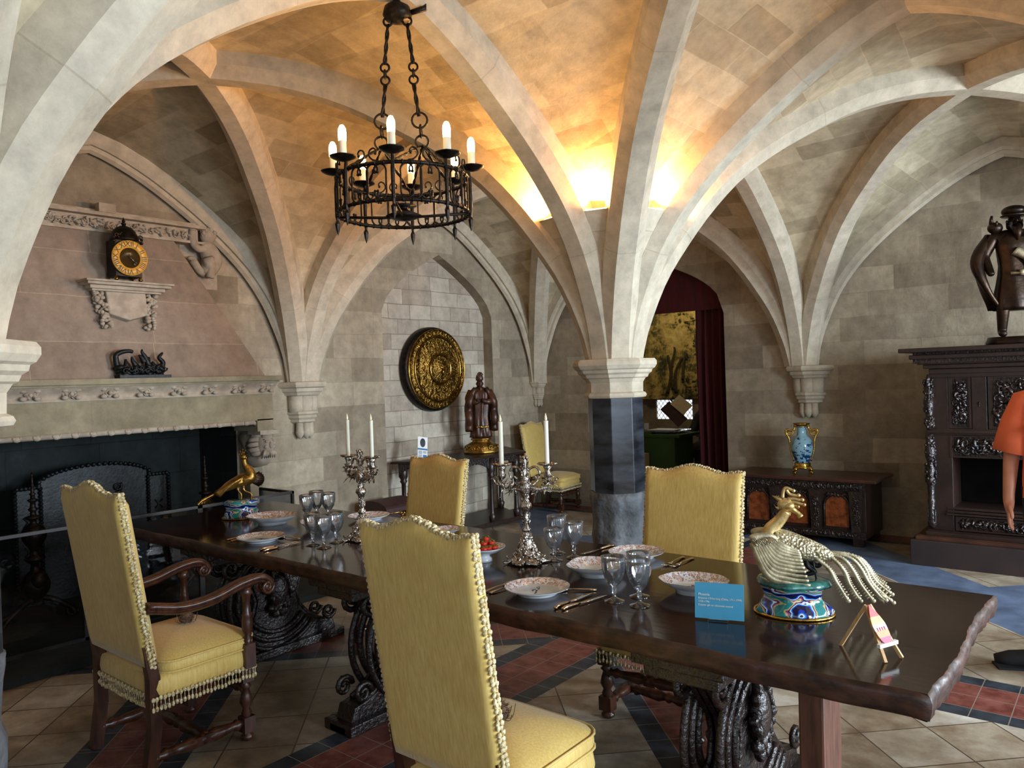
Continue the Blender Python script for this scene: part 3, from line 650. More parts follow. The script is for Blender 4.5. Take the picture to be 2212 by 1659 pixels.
# clock bracket with blank shield
br = thing('clock_bracket', 'carved stone bracket with blank shield and leafy swags under the clock', 'bracket', (.205, -5.29, 0))
TILT = Matrix.Translation((0, 0, 2.345)) @ Matrix.Rotation(-.206, 4, 'Y') @ Matrix.Translation((0, 0, -2.345))
mb = MB(); mb.smooth = False
for k, (w_, d_, z0, z1) in enumerate(((.315, .16, 2.395, 2.41), (.30, .14, 2.375, 2.395), (.27, .10, 2.35, 2.375), (.25, .08, 2.335, 2.35))): mb.box((-.05, -w_, z0), (d_, w_, z1))
mb.build('shelf', M_carve, br, bevel=.003)
mb = MB(); mb.m = TILT; mb.prism([(-.145, 2.345), (.145, 2.345), (.14, 2.16), (0, 2.115), (-.14, 2.16)], -.02, .05, 'x'); mb.build('shield', M_carve, br, bevel=.01)
for s_ in (-1, 1):
    mb = MB(); mb.m = TILT; rnd = random.Random(s_ + 3)
    for k in range(46): z = 2.32 - k * .0058; mb.ball((.02 + rnd.uniform(-.01, .03), s_ * (.195 + rnd.uniform(-.035, .035) - .0009 * k), z), (rnd.uniform(.012, .024), rnd.uniform(.012, .022), rnd.uniform(.010, .018)), 7, 5)
    spiral(mb, (.03, s_ * .2, 2.31), (0, 1, 0), (0, 0, 1), .04, 1.2, .01); mb.build('swag', M_carve, br)

# lantern clock
ck = thing('lantern_clock', 'dark domed lantern clock with yellow numeral ring on the stone bracket', 'clock', (.275, -5.30, 2.413))
mb = MB(); mb.box((-.085, -.095, .03), (.06, .095, .30)); mb.build('case', M_iron, ck, bevel=.004)
mb = MB(); mb.lathe([(.1, .295), (.1, .31), (.092, .33), (.08, .365), (.055, .395), (.02, .41), (.006, .412)], 20); mb.build('dome', M_iron, ck)
mb = MB(); mb.lathe([(.004, .41), (.016, .42), (.018, .428), (.008, .436), (.014, .446), (.004, .46), (.002, .475)], 10); mb.build('finial', M_iron, ck)
mb = MB(); rnd = random.Random(4)
for k in range(9):
    y_ = -.085 + k * .021; h_ = .05 * (1 - abs(k - 4) / 6); spiral(mb, (.07, y_, .315 + h_ * .5), (0, 1, 0), (0, 0, 1), .016 + h_ * .2, 1, .004, 10, (-1) ** k)
for s_ in (-1, 1):
    for z in (.31, .285): mb.ball((.06, s_ * .1, z), .012, 8, 5)
mb.build('pierced_cresting', M_bronze, ck)
for s_ in (-1, 1):
    for x_ in (-.075, .05): mb = MB(); mb.lathe([(.004, -.002), (.014, .006), (.014, .018), (.007, .026), (.011, .034)], 10, (x_, s_ * .086, 0)); mb.build('foot', M_brassplain, ck)
def ring(mb, c, r0, r1, x0, x1, seg=48):
    v = []; f = []
    for i in range(seg):
        a = 2 * pi * i / seg
        for r, x in ((r0, x0), (r1, x0), (r1, x1), (r0, x1)): v.append((x, c[0] + r * cos(a), c[1] + r * sin(a)))
    for i in range(seg):
        j = (i + 1) % seg
        for k in range(4): l = (k + 1) % 4; f.append((i * 4 + k, i * 4 + l, j * 4 + l, j * 4 + k))
    mb.add(v, f, True)
M_chap = simple('chapter_ring_yellow', srgb(206, 148, 48), srgb(230, 176, 72), .4, nscale=30)
mb = MB(); ring(mb, (0, .165), .074, .128, .075, .085); dial = mb.build('chapter_ring', M_chap, ck)
mb = MB(); ring(mb, (0, .165), .0, .075, .06, .078); mb.build('dial_centre', simple('dull_brass', srgb(82, 66, 34), srgb(98, 78, 42), .4, .6), ck)
def text_into(mb, s_, size, mat4, align='CENTER'):
    cu = D.curves.new('lettering', 'FONT'); cu.body = s_; cu.size = size; cu.align_x = align; cu.align_y = 'CENTER'; cu.extrude = .0004; cu.resolution_u = 3
    ob = D.objects.new('lettering_tmp', cu); COL.objects.link(ob); dg = bpy.context.evaluated_depsgraph_get(); dg.update()
    me = D.meshes.new_from_object(ob.evaluated_get(dg)); D.objects.remove(ob)
    o = mb.m; mb.m = o @ mat4; mb.add([v.co[:] for v in me.vertices], [tuple(p.vertices) for p in me.polygons], False); mb.m = o; D.meshes.remove(me)
mb = MB()
for k, s_ in enumerate(('XII', 'I', 'II', 'III', 'IIII', 'V', 'VI', 'VII', 'VIII', 'IX', 'X', 'XI')):
    a = -k * pi / 6 # clockwise seen from the room
    M4 = Matrix.Translation((.086, 0, .165)) @ Matrix(((0, 0, 1, 0), (1, 0, 0, 0), (0, 1, 0, 0), (0, 0, 0, 1))) @ Matrix.Rotation(a, 4, 'Z') @ Matrix.Translation((0, .101, 0))
    text_into(mb, s_, .052, M4)
mb.build('numerals', M_darkink, dial)
mb = MB(); mb.tube([(.092, .0, .165), (.092, .003, .225)], [.003, .0015], 6); mb.build('minute_hand', M_silver, ck)
mb = MB(); mb.tube([(.096, -.012, .178), (.096, .04, .125)], [.002, .003], 6); spiral(mb, (.096, .035, .128), (0, 1, 0), (0, 0, 1), .009, 1, .002); spiral(mb, (.096, .028, .122), (0, 1, 0), (0, 0, 1), .008, 1, .002, 10, -1); mb.build('hour_hand', M_silver, ck)

# black beast and flames ornament on the mantel
so = thing('iron_salamander', 'black cast sculpture of a beast among flames on the mantel shelf', 'sculpture', (.36, -5.25, 1.701), 0)
s = .00315; o_ = (298, 817)
def q3(px_, py_, d=0): a, b = LP((px_, py_), o_, s); return Vector((d, a * 1.18, b))
mb = MB(); mb.tube(bez([q3(254, 800), q3(250, 780), q3(250, 765), q3(262, 757), q3(275, 755), q3(281, 757)], 6), [.022 - .0003 * i for i in range(30)] + [.011], 8)
mb.build('beast_neck', M_darkiron, so)
for pts in ([(290, 795), (280, 778), (278, 768)], [(312, 790), (305, 770), (298, 757), (298, 750)], [(303, 780), (296, 768), (291, 764)], [(335, 795), (340, 780), (332, 768), (338, 758), (337, 757)], [(322, 790), (318, 778)], [(309, 775), (312, 768)], [(268, 790), (266, 774)]):
    mb = MB(); P_ = bez([q3(*p, .01) for p in pts], 5); mb.tube(P_, [.02 * (1 - i / len(P_)) + .004 for i in range(len(P_))], 7); mb.build('flame', M_darkiron, so)
mb = MB(); rnd = random.Random(3)
for k in range(60): u = rnd.random(); z = rnd.uniform(.02, .085) ; mb.ball((rnd.uniform(-.03, .04), -.17 + .36 * u * (1 - z * 1.2), z), (rnd.uniform(.012, .03), rnd.uniform(.015, .04), rnd.uniform(.012, .022)), 8, 5, Matrix.Rotation(rnd.uniform(-1, 1), 4, 'X'))
for k in range(8): spiral(mb, (.045, -.13 + .04 * k, .05 + .02 * (k % 2)), (0, 1, 0), (0, 0, 1), .025, 1.2, .006, 12, (-1) ** k)
mb.box((-.05, -.175, 0), (.055, .2, .022)); mb.build('writhing_base', M_darkiron, so)

# fireback, andirons, glass fender
fbk = thing('fireback', 'black cast iron arched fireback with rope border at the back of the hearth', 'fireback', (-.33, -5.31, .045))
out = [(-.57, 0), (-.57, .87), (-.40, .87)] + [(.43 * -cos(pi * k / 16) * 1.0, .87 + .13 * sin(pi * k / 16)) for k in range(1, 16)] + [(.40, .87), (.57, .87), (.57, 0)]
mb = MB(); mb.prism([(a, b) for a, b in out], -.04, 0, 'x'); mb.build('plate', M_darkiron, fbk)
mb = MB()
def rope(mb, pts, r, step=.028):
    pts = [Vector(p) for p in pts]; acc = 0
    for a, b in zip(pts, pts[1:]):
        L = (b - a).length; n = max(1, int(L / step)); d = (b - a) / n; R = d.to_track_quat('X', 'Z').to_matrix().to_4x4() @ Matrix.Rotation(.6, 4, 'Z')
        for i in range(n): mb.ball(a + d * (i + .5), (step * .62, r, r), 7, 4, R)
rope(mb, [(.012, a, b) for a, b in out], .018)
for s_ in (-1, 1): rope(mb, [(.012, s_ * .40, 0), (.012, s_ * .40, .87)], .016)
mb.build('rope_border', M_darkiron, fbk)
mb = MB(); relief(mb, (.0, -.22, .35), (0, 1, 0), (0, 0, 1), .44, .5, .03, 60, 8, .045)
for s_ in (-1, 1):
    for z in (.4, .62):
        xb = MB()
        for q in (-1, 1): xb.tube([(.008, s_ * .485 - .03, z - .035 * q), (.008, s_ * .485 + .03, z + .035 * q)], .006, 6)
        xb.build('cross_mark', M_darkiron, fbk)
mb.build('arms_relief', M_darkiron, fbk)
def andiron(y, label):
    t = thing('andiron', label, 'andiron', (.15, y, .045), 0, 'pair of tall andirons in the hearth')
    pr = [(.03, .14), (.05, .17), (.085, .22), (.09, .27), (.07, .32), (.03, .36), (.025, .4), (.06, .43), (.065, .44), (.03, .46), (.028, .5), (.05, .53), (.075, .58), (.08, .62), (.055, .66), (.02, .68), (.02, .7), (.05, .715), (.052, .725), (.02, .735), (.018, .76), (.032, .775), (.018, .79), (.016, .82), (.032, .835), (.034, .842), (.014, .85), (.014, .87), (.022, .88), (.012, .89), (.011, .93), (.016, .94), (.008, .95), (.007, 1.0), (.01, 1.005), (.002, 1.03)]
    mb = MB(); mb.lathe(pr, 16); mb.build('baluster', M_iron, t)
    mb = MB(); mb.tube(bez([(0, 0, .18), (.05, -.1, .14), (.06, -.2, .06), (.06, -.22, .02)], 6), .02, 8); mb.tube(bez([(0, 0, .18), (.05, .1, .14), (.06, .2, .06), (.06, .22, .02)], 6), .02, 8); spiral(mb, (.06, -.2, .05), (0, 1, 0), (0, 0, 1), .045, 1.3, .012); spiral(mb, (.06, .2, .05), (0, 1, 0), (0, 0, 1), .045, 1.3, .012, sgn=-1)
    mb.ball((.07, 0, .3), (.04, .05, .06), 10, 7); mb.build('scrolled_feet', M_iron, t)
    mb = MB(); mb.box((-.4, -.02, .12), (0, .02, .15)); mb.box((-.4, -.02, 0), (-.37, .02, .13)); mb.build('log_bar', M_iron, t)
    return t
a1 = andiron(-5.92, 'tall black andiron behind the glass fender, left one by the armchair')
dup(a1, (.15, -4.67, .045), 0, 'tall black andiron at the right of the hearth behind the bronze bird')
fd = thing('glass_fender', 'low dark framed glass screen around the hearth behind the armchair', 'fire screen', (0, 0, .045))
mb = MB(); mb.smooth = False
gl = MB(); gl.smooth = False
ys = [-6.5, -5.87, -5.1, -4.32]
for a, b in zip(ys, ys[1:]):
    mb.box((.835, a, 0), (.86, a + .018, .735)); mb.box((.835, a, .715), (.86, b, .735)); mb.box((.835, a, 0), (.86, b, .02)); mb.box((.835, b - .018, 0), (.86, b, .735)); gl.box((.845, a + .018, .02), (.849, b - .018, .715))
for y_ in (-6.5, -4.32): mb.box((.4, y_ - .02, .715), (.85, y_, .735)); mb.box((.4, y_ - .02, 0), (.42, y_, .735)); mb.box((.4, y_ - .02, 0), (.85, y_, .02)); gl.box((.42, y_ - .012, .02), (.84, y_ - .008, .715))
mb.build('frame', simple('fender_frame', srgb(52, 50, 50), srgb(70, 66, 64), .4, .5), fd); gl.build('glass_pane', glassmat('fender_glass', (.9, .91, .92), k=.8), fd)

# ---------------------------------------------------------------- room beyond the doorway
dr = MB(); dr.smooth = False
for (a, b, c, d_) in (((-1.2, 5.1, 0), (4.5, 5.1, 0), (4.5, 5.1, 3.2), (-1.2, 5.1, 3.2)), ((-1.2, .45, 0), (-1.2, 5.1, 0), (-1.2, 5.1, 3.2), (-1.2, .45, 3.2)), ((4.5, .45, 0), (4.5, 5.1, 0), (4.5, 5.1, 3.2), (4.5, .45, 3.2)), ((-1.2, .45, 3.2), (4.5, .45, 3.2), (4.5, 5.1, 3.2), (-1.2, 5.1, 3.2)),
                      ((-1.2, .43, 0), (.86, .43, 0), (.86, .43, 3.2), (-1.2, .43, 3.2)), ((2.57, .43, 0), (4.5, .43, 0), (4.5, .43, 3.2), (2.57, .43, 3.2)), ((.86, .43, 2.9), (2.57, .43, 2.9), (2.57, .43, 3.2), (.86, .43, 3.2))):
    dr.add([a, b, c, d_], [(0, 1, 2, 3)], False, [[(p[0] + p[1], p[2]) for p in (a, b, c, d_)]])
struct(dr.build('wall_beyond', M_wall))
tp = newmat('woven_tapestry'); m, nt, b = tp; b.inputs['Roughness'].default_value = .95
o = coords(nt); n = noise(nt, o, 2.6, 7, .7); n2 = noise(nt, o, 22, 5, .8); f_ = X(nt, n) * .7 + X(nt, n2) * .3
nt.links.new(ramp(nt, f_, [(.36, srgb(34, 42, 34)), (.45, srgb(86, 84, 46)), (.5, srgb(168, 146, 80)), (.6, srgb(204, 184, 116)), (.68, srgb(120, 72, 38))]), b.inputs['Base Color']); bump(nt, b, n2, .3)
tap = thing('tapestry', 'woodland tapestry hanging on the wall beyond the doorway', 'tapestry', (0, 2.9, 0))
mb = MB(); mb.smooth = True; U = lin(-.3, 1.9, 45); 
v = [(u, -.02 * sin(u * 22), z) for u in U for z in (1.22, 3.0)]; mb.add(v, [(2 * i, 2 * i + 2, 2 * i + 3, 2 * i + 1) for i in range(44)], True); mb.build('woven_panel', m, tap)
mb = MB(); M_tree = simple('tapestry_trees', srgb(44, 46, 28), srgb(82, 66, 36), .95, nscale=30)
for pts in ([(.35, 1.3), (.42, 1.6), (.38, 1.9)], [(.5, 1.3), (.5, 1.62), (.62, 1.86)], [(.45, 1.35), (.43, 1.7), (.5, 1.95), (.49, 2.02)], [(.9, 1.3), (.88, 1.8), (.85, 2.2)], [(.62, 1.5), (.64, 1.75), (.68, 1.9)]):
    P_ = bez([(a, -.03, c) for a, c in pts], 6); mb = MB(); mb.tube(P_, [.028 - .0006 * i for i in range(len(P_))], 6, flat=.25, upv=(0, 0, 1)); mb.build('woven_tree_trunk', M_tree, tap)
mb = MB()
rnd = random.Random(9)
for k in range(90): cx_, cz_ = rnd.choice(((.86, 2.15), (1.05, 1.6), (.9, 1.9), (1.1, 2.0), (.75, 1.4), (.4, 1.32), (.7, 2.5))); mb.ball((cx_ + rnd.gauss(0, .09), -.03, cz_ + rnd.gauss(0, .1)), (rnd.uniform(.012, .04), .006, rnd.uniform(.01, .03)), 6, 4)
mb.build('woven_leaves', M_tree, tap)['kind'] = 'stuff'
cur = thing('door_curtain', 'dark red velvet curtain and pelmet hung in the doorway', 'curtain', (0, .22, 0))
mb = MB(); U = lin(2.12, 2.56, 60); v = []; N = 8; zz = lin(.02, 2.62, N)
for u in U:
    for z in zz: v.append((u, .045 * sin((u - 2.1) * 70) * (.8 + .2 * sin(z * 2)) + .01 * sin(z * 3), z))
mb.add(v, [(i * N + j, (i + 1) * N + j, (i + 1) * N + j + 1, i * N + j + 1) for i in range(59) for j in range(N - 1)], True)
mb.build('drape', M_curtain, cur)
mb = MB(); at_ = archtop(.86, 2.57, 2.25, 2.88, .45); U = lin(.87, 2.56, 40); v = []
for u in U: v += [(u, -.06 + .008 * sin(u * 60), 2.31), (u, -.06 + .008 * sin(u * 60), at_(u) + .02)]
mb.add(v, [(2 * i, 2 * i + 2, 2 * i + 3, 2 * i + 1) for i in range(39)], True); mb.build('pelmet', M_curtain, cur)
dj = MB(); dj.smooth = False; dj.box((1.14, .27, 0), (1.22, .36, 2.3)); o = dj.build('door_edge', M_blackmarble); tag(o, 'tall black door edge in the doorway beside the middle column', 'door')
wf = thing('window_1', 'small leaded lattice window glowing beyond the doorway', 'window', (0, 3.0, 0)); wf['kind'] = 'structure'
# the lit window: sky seen through leaded panes
mb = MB(); mb.smooth = False; mb.add([(.1, .0, .9), (.72, .0, .9), (.72, 0, 1.2), (.1, 0, 1.2)], [(0, 1, 2, 3)], False); mb.build('window_sky', emis('daylit_panes', (.8, .9, 1), 1.6), wf)
mb = MB()
for k in range(-3, 10): mb.tube([(.1 + k * .07, -.02, .9), (.1 + k * .07 + .22, -.02, 1.2)], .004, 5); mb.tube([(.1 + k * .07 + .22, -.02, .9), (.1 + k * .07, -.02, 1.2)], .004, 5)
mb.box((.42, -.04, .9), (.46, 0, 1.2)); mb.build('lead_lattice', M_iron, wf)
mb = MB(); mb.smooth = False; mb.box((-.3, -.06, 1.2), (1.9, 0.02, 1.235)); mb.box((-.3, -.04, 0), (.1, 0.02, 1.2)); mb.box((.72, -.04, 0), (1.9, 0.02, 1.2)); mb.box((.1, -.04, 0), (.72, .02, .9)); mb.build('window_wall', M_wall, wf)
dc = thing('display_case', 'green display case with glass top beyond the doorway', 'display case', (1.0, 1.5, 0))
mb = MB(); mb.box((-.35, -.2, 0), (.26, .35, .76), 0); mb.build('cabinet', M_green, dc, bevel=.01)
mb = MB(); mb.box((-.38, -.24, .76), (.35, .38, .80)); mb.build('top_rim', M_green, dc, bevel=.005)
mb = MB(); mb.box((-.34, -.2, .80), (.28, .34, .84)); mb.build('glass_top', M_clear, dc)
mb = MB(); mb.box((-.2, -.1, .845), (.2, .2, .85)); mb.box((-.3, 0, .845), (-.25, .04, .93)); mb.build('opened_papers', M_white, dc)
sb = thing('wooden_pedestal', 'low wooden box in front of the green display case', 'box', (.84, 1.05, 0))
mb = MB(); mb.box((-.16, -.12, 0), (.11, .12, .56)); mb.build('box_body', M_pine, sb, bevel=.005); mb = MB(); mb.ball((.06, -.125, .5), .012); mb.build('knob', M_silver, sb)
bk = thing('open_book_board', 'large open book with cream page held up by the visitor beyond the doorway', 'book', (1.06, 1.75, 1.10))
mb = MB(); mb.m = Matrix.Rotation(radians(42), 4, 'Y') @ Matrix.Rotation(-.5, 4, 'X'); mb.box((-.16, 0, -.14), (.2, .012, .03)); mb.build('dark_cover', M_leather, bk)
mb = MB(); mb.m = Matrix.Rotation(radians(38), 4, 'Y') @ Matrix.Rotation(-.5, 4, 'X'); mb.box((-.12, -.008, .02), (.13, -.002, .20)); mb.build('page', M_paper, bk)
l = D.lights.new('tapestry_fill', 'AREA'); l.size = 1.2; l.size_y = .2; l.shape = 'RECTANGLE'; l.energy = 11; l.color = (1, .8, .5); lo = D.objects.new('tapestry_fill_lamp', l); COL.objects.link(lo); lo.location = (.8, 2.0, 3.1); lo.rotation_euler = Vector((0, .7, -1)).to_track_quat('-Z', 'Y').to_euler()  # unseen fill lamp added to light the tapestry

# ---------------------------------------------------------------- dining table
tb = thing('dining_table', 'long dark oak refectory table with worn gnarled edge, laid for dinner', 'table', (0, 0, 0))
TX0, TX1, TY0, TY1, TZ = 1.15, 5.61, -5.77, -4.71, .78
mb = MB(); nx, ny = 90, 90; rnd = random.Random(2)
def edge(u, v):
    x = TX0 + (TX1 - TX0) * u; y = TY0 + (TY1 - TY0) * v
    if v == 0: y += .006 * sin(x * 7) + .004 * sin(x * 23)
    if v == 1: y += .004 * sin(x * 5)
    if u == 1: x += .007 * sin(y * 8 + 1) + .002 * sin(y * 37 + 1) + .0008 * sin(y * 113)
    return x, y
tops = []; 
gu = [i / nx for i in range(nx + 1)]; gv = [j / ny for j in range(ny + 1)]
v = []; f = []
per = [(u, 0) for u in gu] + [(1, w) for w in gv[1:]] + [(u, 1) for u in gu[::-1][1:]] + [(0, w) for w in gv[::-1][1:-1]]
npr = len(per); levels = [(-.008, TZ), (0, TZ - .006), (.003, TZ - .02), (0, TZ - .045), (-.004, TZ - .066), (-.012, TZ - .07)]
for k, (off, z) in enumerate(levels):
    for (u, w) in per:
        x, y = edge(u, w); cxx = -1 if u == 0 else 1 if u == 1 else 0; cyy = -1 if w == 0 else 1 if w == 1 else 0
        ro = off + (.0012 * sin(y * 90 + k * 1.9) + .0008 * sin(y * 210 - k * 3) if u == 1 and 0 < k < 5 else .0008 * sin(x * 60 + k * 2) if w == 0 and 0 < k < 5 else 0)
        v.append((x + cxx * ro, y + cyy * ro, z))
for k in range(len(levels) - 1):
    for i in range(npr): j = (i + 1) % npr; f.append((k * npr + i, (k + 1) * npr + i, (k + 1) * npr + j, k * npr + j))
f.append(tuple(range(npr))); f.append(tuple((len(levels) - 1) * npr + i for i in range(npr))[::-1])
mb.k = 1; mb.add(v, f[:-2], True); mb.k = 0; mb.add(v, f[-2:], False)
def topmat():
    m, nt, b = newmat('polished_oak_top'); o = coords(nt); sp = nt.nodes.new('ShaderNodeSeparateXYZ'); nt.links.new(o, sp.inputs[0]); y = X(nt, sp.outputs[1])
    n = noise(nt, mapping(nt, o, (1.2, 14, 6)), 3, 6, .6); n2 = noise(nt, o, 3, 5)
    c = mixc(nt, .4, ramp(nt, n, [(.3, srgb(24, 14, 11)), (.7, srgb(48, 28, 21))]), ramp(nt, n2, [(.35, srgb(20, 15, 13)), (.65, srgb(54, 32, 24))]))
    seam = ((y + 5.42).abs().lt(.002)).max((y + 5.09).abs().lt(.0015))
    c = mixc(nt, seam, c, (.004, .003, .003)); nt.links.new(c, b.inputs['Base Color']); b.inputs['Specular IOR Level'].default_value = .3
    lk(nt, X(nt, noise(nt, o, 4, 6)) * .14 + .05, b.inputs['Roughness']); bump(nt, b, X(nt, n) - seam * 2, .06, .004); return m
mb.build('table_top', [topmat(), simple('worn_oak_edge', srgb(34, 20, 14), srgb(78, 48, 36), .42, nscale=14, bs=.6, bscale=14, bdist=.008, stretch=(1, 1, 2))], tb)
def trestle(x, nm='trestle', post=False):
    mb = MB(); mb.smooth = False
    prof = [(0.38, .71), (.38, .66), (.30, .62), (.27, .56), (.22, .50), (.155, .42), (.13, .34), (.15, .26), (.21, .19), (.27, .14), (.33, .12), (.40, .11), (.42, .05), (.46, .04), (.46, 0)]
    poly = [(-5.24 + a, z) for a, z in prof] + [(-5.24 - a, z) for a, z in prof[::-1]]
    mb.prism(poly, x - .06, x + .06, 'x'); mb.box((x - .1, -5.70, 0), (x + .1, -4.78, .05)); mb.box((x - .13, -5.69, .62), (x + .13, -4.79, .665)); mb.box((x - .16, -5.72, .665), (x + .16, -4.76, .712))
    t = mb.build(nm, M_oakcarve, tb, bevel=.006)
    for s_ in (-1, 1):
        mb = MB()
        for r in (.30, .25, .20): 
            P_ = [Vector((x + s_ * .065, -5.24 + r * cos(a) * 1.05, .34 + r * sin(a) * 1.0)) for a in lin(.7, 5.6, 30)]
            mb.tube(P_, .016, 6)
        for q in (-1, 1): spiral(mb, (x + s_ * .07, -5.24 + q * .3, .57), (0, 1, 0), (0, 0, 1), .06, 1.5, .014, sgn=q); spiral(mb, (x + s_ * .07, -5.24 + q * .36, .17), (0, 1, 0), (0, 0, 1), .05, 1.5, .012, sgn=-q)
        mb.build('carved_moulding', M_oakcarve, t)
        mb = MB(); rnd = random.Random(5)
        mb.ball((x + s_ * .075, -5.24, .38), (.035, .07, .1), 12, 8)
        for k in range(40): a = rnd.uniform(0, 6.28); mb.ball((x + s_ * .085, -5.24 + .085 * cos(a) * rnd.uniform(.6, 1.1), .38 + .13 * sin(a) * rnd.uniform(.6, 1.1)), (.02, rnd.uniform(.01, .025), rnd.uniform(.015, .03)), 7, 5)
        mb.build('carved_mask', M_oakcarve, t)
    for q in (-1, 1):  # fluted outer ends
        mb = MB()
        for k in range(4): mb.tube([(x - .045 + .03 * k, -5.24 + q * (a + .01), z) for a, z in prof[2:11]], .013, 6)
        mb.build('fluted_end', M_oakcarve, t)
    return t
trestle(1.93); trestle(3.14); trestle(4.88)
mb = MB(); mb.smooth = False; mb.prism([(-5.46, .712), (-5.33, .712), (-5.29, .45), (-5.30, .2), (-5.34, 0), (-5.50, 0), (-5.47, .3)], 5.17, 5.25, 'x'); mb.build('end_post', simple('red_oak_post', srgb(66, 38, 28), srgb(100, 62, 46), .45, nscale=6, stretch=(8, 8, 1)), tb, bevel=.008)

# ---------------------------------------------------------------- chairs
TURN = [(0, .018), (.02, .022), (.08, .014), (.12, .024), (.16, .016), (.25, .02), (.38, .026), (.46, .015), (.5, .024), (.54, .015), (.62, .026), (.75, .02), (.84, .016), (.88, .024), (.92, .014), (.98, .022), (1, .018)]
def make_chair(label, w=.50, H=1.18, lean=.105, arms=False, dep=.45, cat='chair', group='yellow silk upholstered chairs', hump=.048):
    t = thing('upholstered_armchair' if arms else 'upholstered_chair', label, cat, (0, 0, 0), 0, group)
    yb = -dep / 2 + .01; yf = dep / 2 - .01; hw = w / 2
    zb = .47
    def back_y(z): return yb - .01 - lean * max(0, (z - zb)) / (H - zb)
    def top(u):
        a = abs(u); base = H - zb
        if a < .7: return base + hump * (.5 + .5 * cos(pi * a / .7)) - .004 * (1 - (a / .7) ** 2)
        return base + .010 * sin((a - .7) / .3 * pi / 2)
    mb = MB(); nu, nv = 28, 16; V = []; F = []; th = .032
    for s_ in (-1, 1):
        for j in range(nv + 1):
            for i in range(nu + 1):
                u = -1 + 2 * i / nu; q = j / nv; ed = min(1, (1 - abs(u)) / .10, (1 - q) / .07 + .0, q / .05 + .25); e = sqrt(max(0, 1 - (1 - max(0, ed)) ** 2)) * .6 + .4
                z = zb + q * top(u); V.append((u * hw * (.97 + .03 * q), back_y(z) + s_ * th * e * (1.15 if s_ > 0 else .8), z))
    n1 = (nu + 1) * (nv + 1); I = lambda s_, i, j: s_ * n1 + j * (nu + 1) + i
    for s_ in (0, 1):
        for j in range(nv):
            for i in range(nu): q = (I(s_, i, j), I(s_, i + 1, j), I(s_, i + 1, j + 1), I(s_, i, j + 1)); F.append(q if s_ == 0 else q[::-1])
    for i in range(nu): F.append((I(0, i, nv), I(0, i + 1, nv), I(1, i + 1, nv), I(1, i, nv))); F.append((I(0, i + 1, 0), I(0, i, 0), I(1, i, 0), I(1, i + 1, 0)))
    for j in range(nv): F.append((I(0, 0, j), I(0, 0, j + 1), I(1, 0, j + 1), I(1, 0, j))); F.append((I(0, nu, j + 1), I(0, nu, j), I(1, nu, j), I(1, nu, j + 1)))
    mb.add(V, F, True); mb.build('backrest', M_silk, t)
    # cream looped braid round the back
    mb = MB(); rnd = random.Random(1); P_ = [(-hw, z) for z in lin(zb, H, 46)] + [(hw * u, zb + top(u) + .002) for u in lin(-1, 1, 44)] + [(hw, z) for z in lin(H, zb, 46)]
    for (x, z) in P_:
        for dy in (-.007, .007): mb.ball((x + rnd.uniform(-.002, .002), back_y(z) + .002 + dy + rnd.uniform(-.002, .002), z + rnd.uniform(-.003, .003)), (.0062, .0085, .0085), 6, 4, Matrix.Rotation(.6 if dy > 0 else -.6, 4, 'X'))
    mb.build('braid_trim', M_braid, t)
    # seat
    mb = MB(); 
    def pad(x0, x1, y0, y1, z0, z1, r, dome=0, n=12):
        V = []; F = []; lv = [(z0, .0), (z0 + (z1 - z0) * .15, .7), (z0 + (z1 - z0) * .5, 1), (z0 + (z1 - z0) * .85, .75), (z1, .25)]
        ring_ = []
        for c in range(4):
            ccx, ccy = ((x1 - r, y1 - r), (x0 + r, y1 - r), (x0 + r, y0 + r), (x1 - r, y0 + r))[c]
            for k in range(5): a = c * pi / 2 + k * pi / 8; ring_.append((ccx + r * cos(a), ccy + r * sin(a)))
        cx_, cy_ = (x0 + x1) / 2, (y0 + y1) / 2; nr = len(ring_)
        for z, o in lv:
            for (x, y) in ring_: k = 1 + .07 * (o - 1); V.append((cx_ + (x - cx_) * k, cy_ + (y - cy_) * k, z))
        for q, dz in ((.75, dome * .5), (.4, dome * .9)):
            for (x, y) in ring_: V.append((cx_ + (x - cx_) * q, cy_ + (y - cy_) * q, z1 + dz))
        V.append((cx_, cy_, z1 + dome)); L = len(lv) + 2
        for j in range(L - 1):
            for i in range(nr): k = (i + 1) % nr; F.append((j * nr + i, j * nr + k, (j + 1) * nr + k, (j + 1) * nr + i))
        for i in range(nr): F.append(((L - 1) * nr + i, (L - 1) * nr + (i + 1) % nr, L * nr))
        F.append(tuple(range(nr))[::-1]); return V, F, ring_
    V, F, R1 = pad(-hw, hw, yb - .01, yf + .01, .325, .42, .035, .004); mb.add(V, F, True); mb.build('seat', M_silk, t)
    mb = MB(); V, F, R2 = pad(-hw + .0, hw - .0, yb + .035, yf + .035, .412, .475, .07, .05); mb.add(V, F, True); cu = mb.build('cushion', M_silk, t)
    mb = MB(); mb.tube([(x, y, .469) for x, y in R2], .0045, 6, closed=True); mb.tube([(x * 1.0, y, .424) for x, y in R2], .0045, 6, closed=True); mb.build('piping', M_silk, cu)
    mb = MB(); rnd = random.Random(6)
    segs = [((-hw, yf + .012), (hw, yf + .012)), ((-hw - .002, yb), (-hw - .002, yf)), ((hw + .002, yb), (hw + .002, yf)), ((-hw, yb - .014), (hw, yb - .014))]
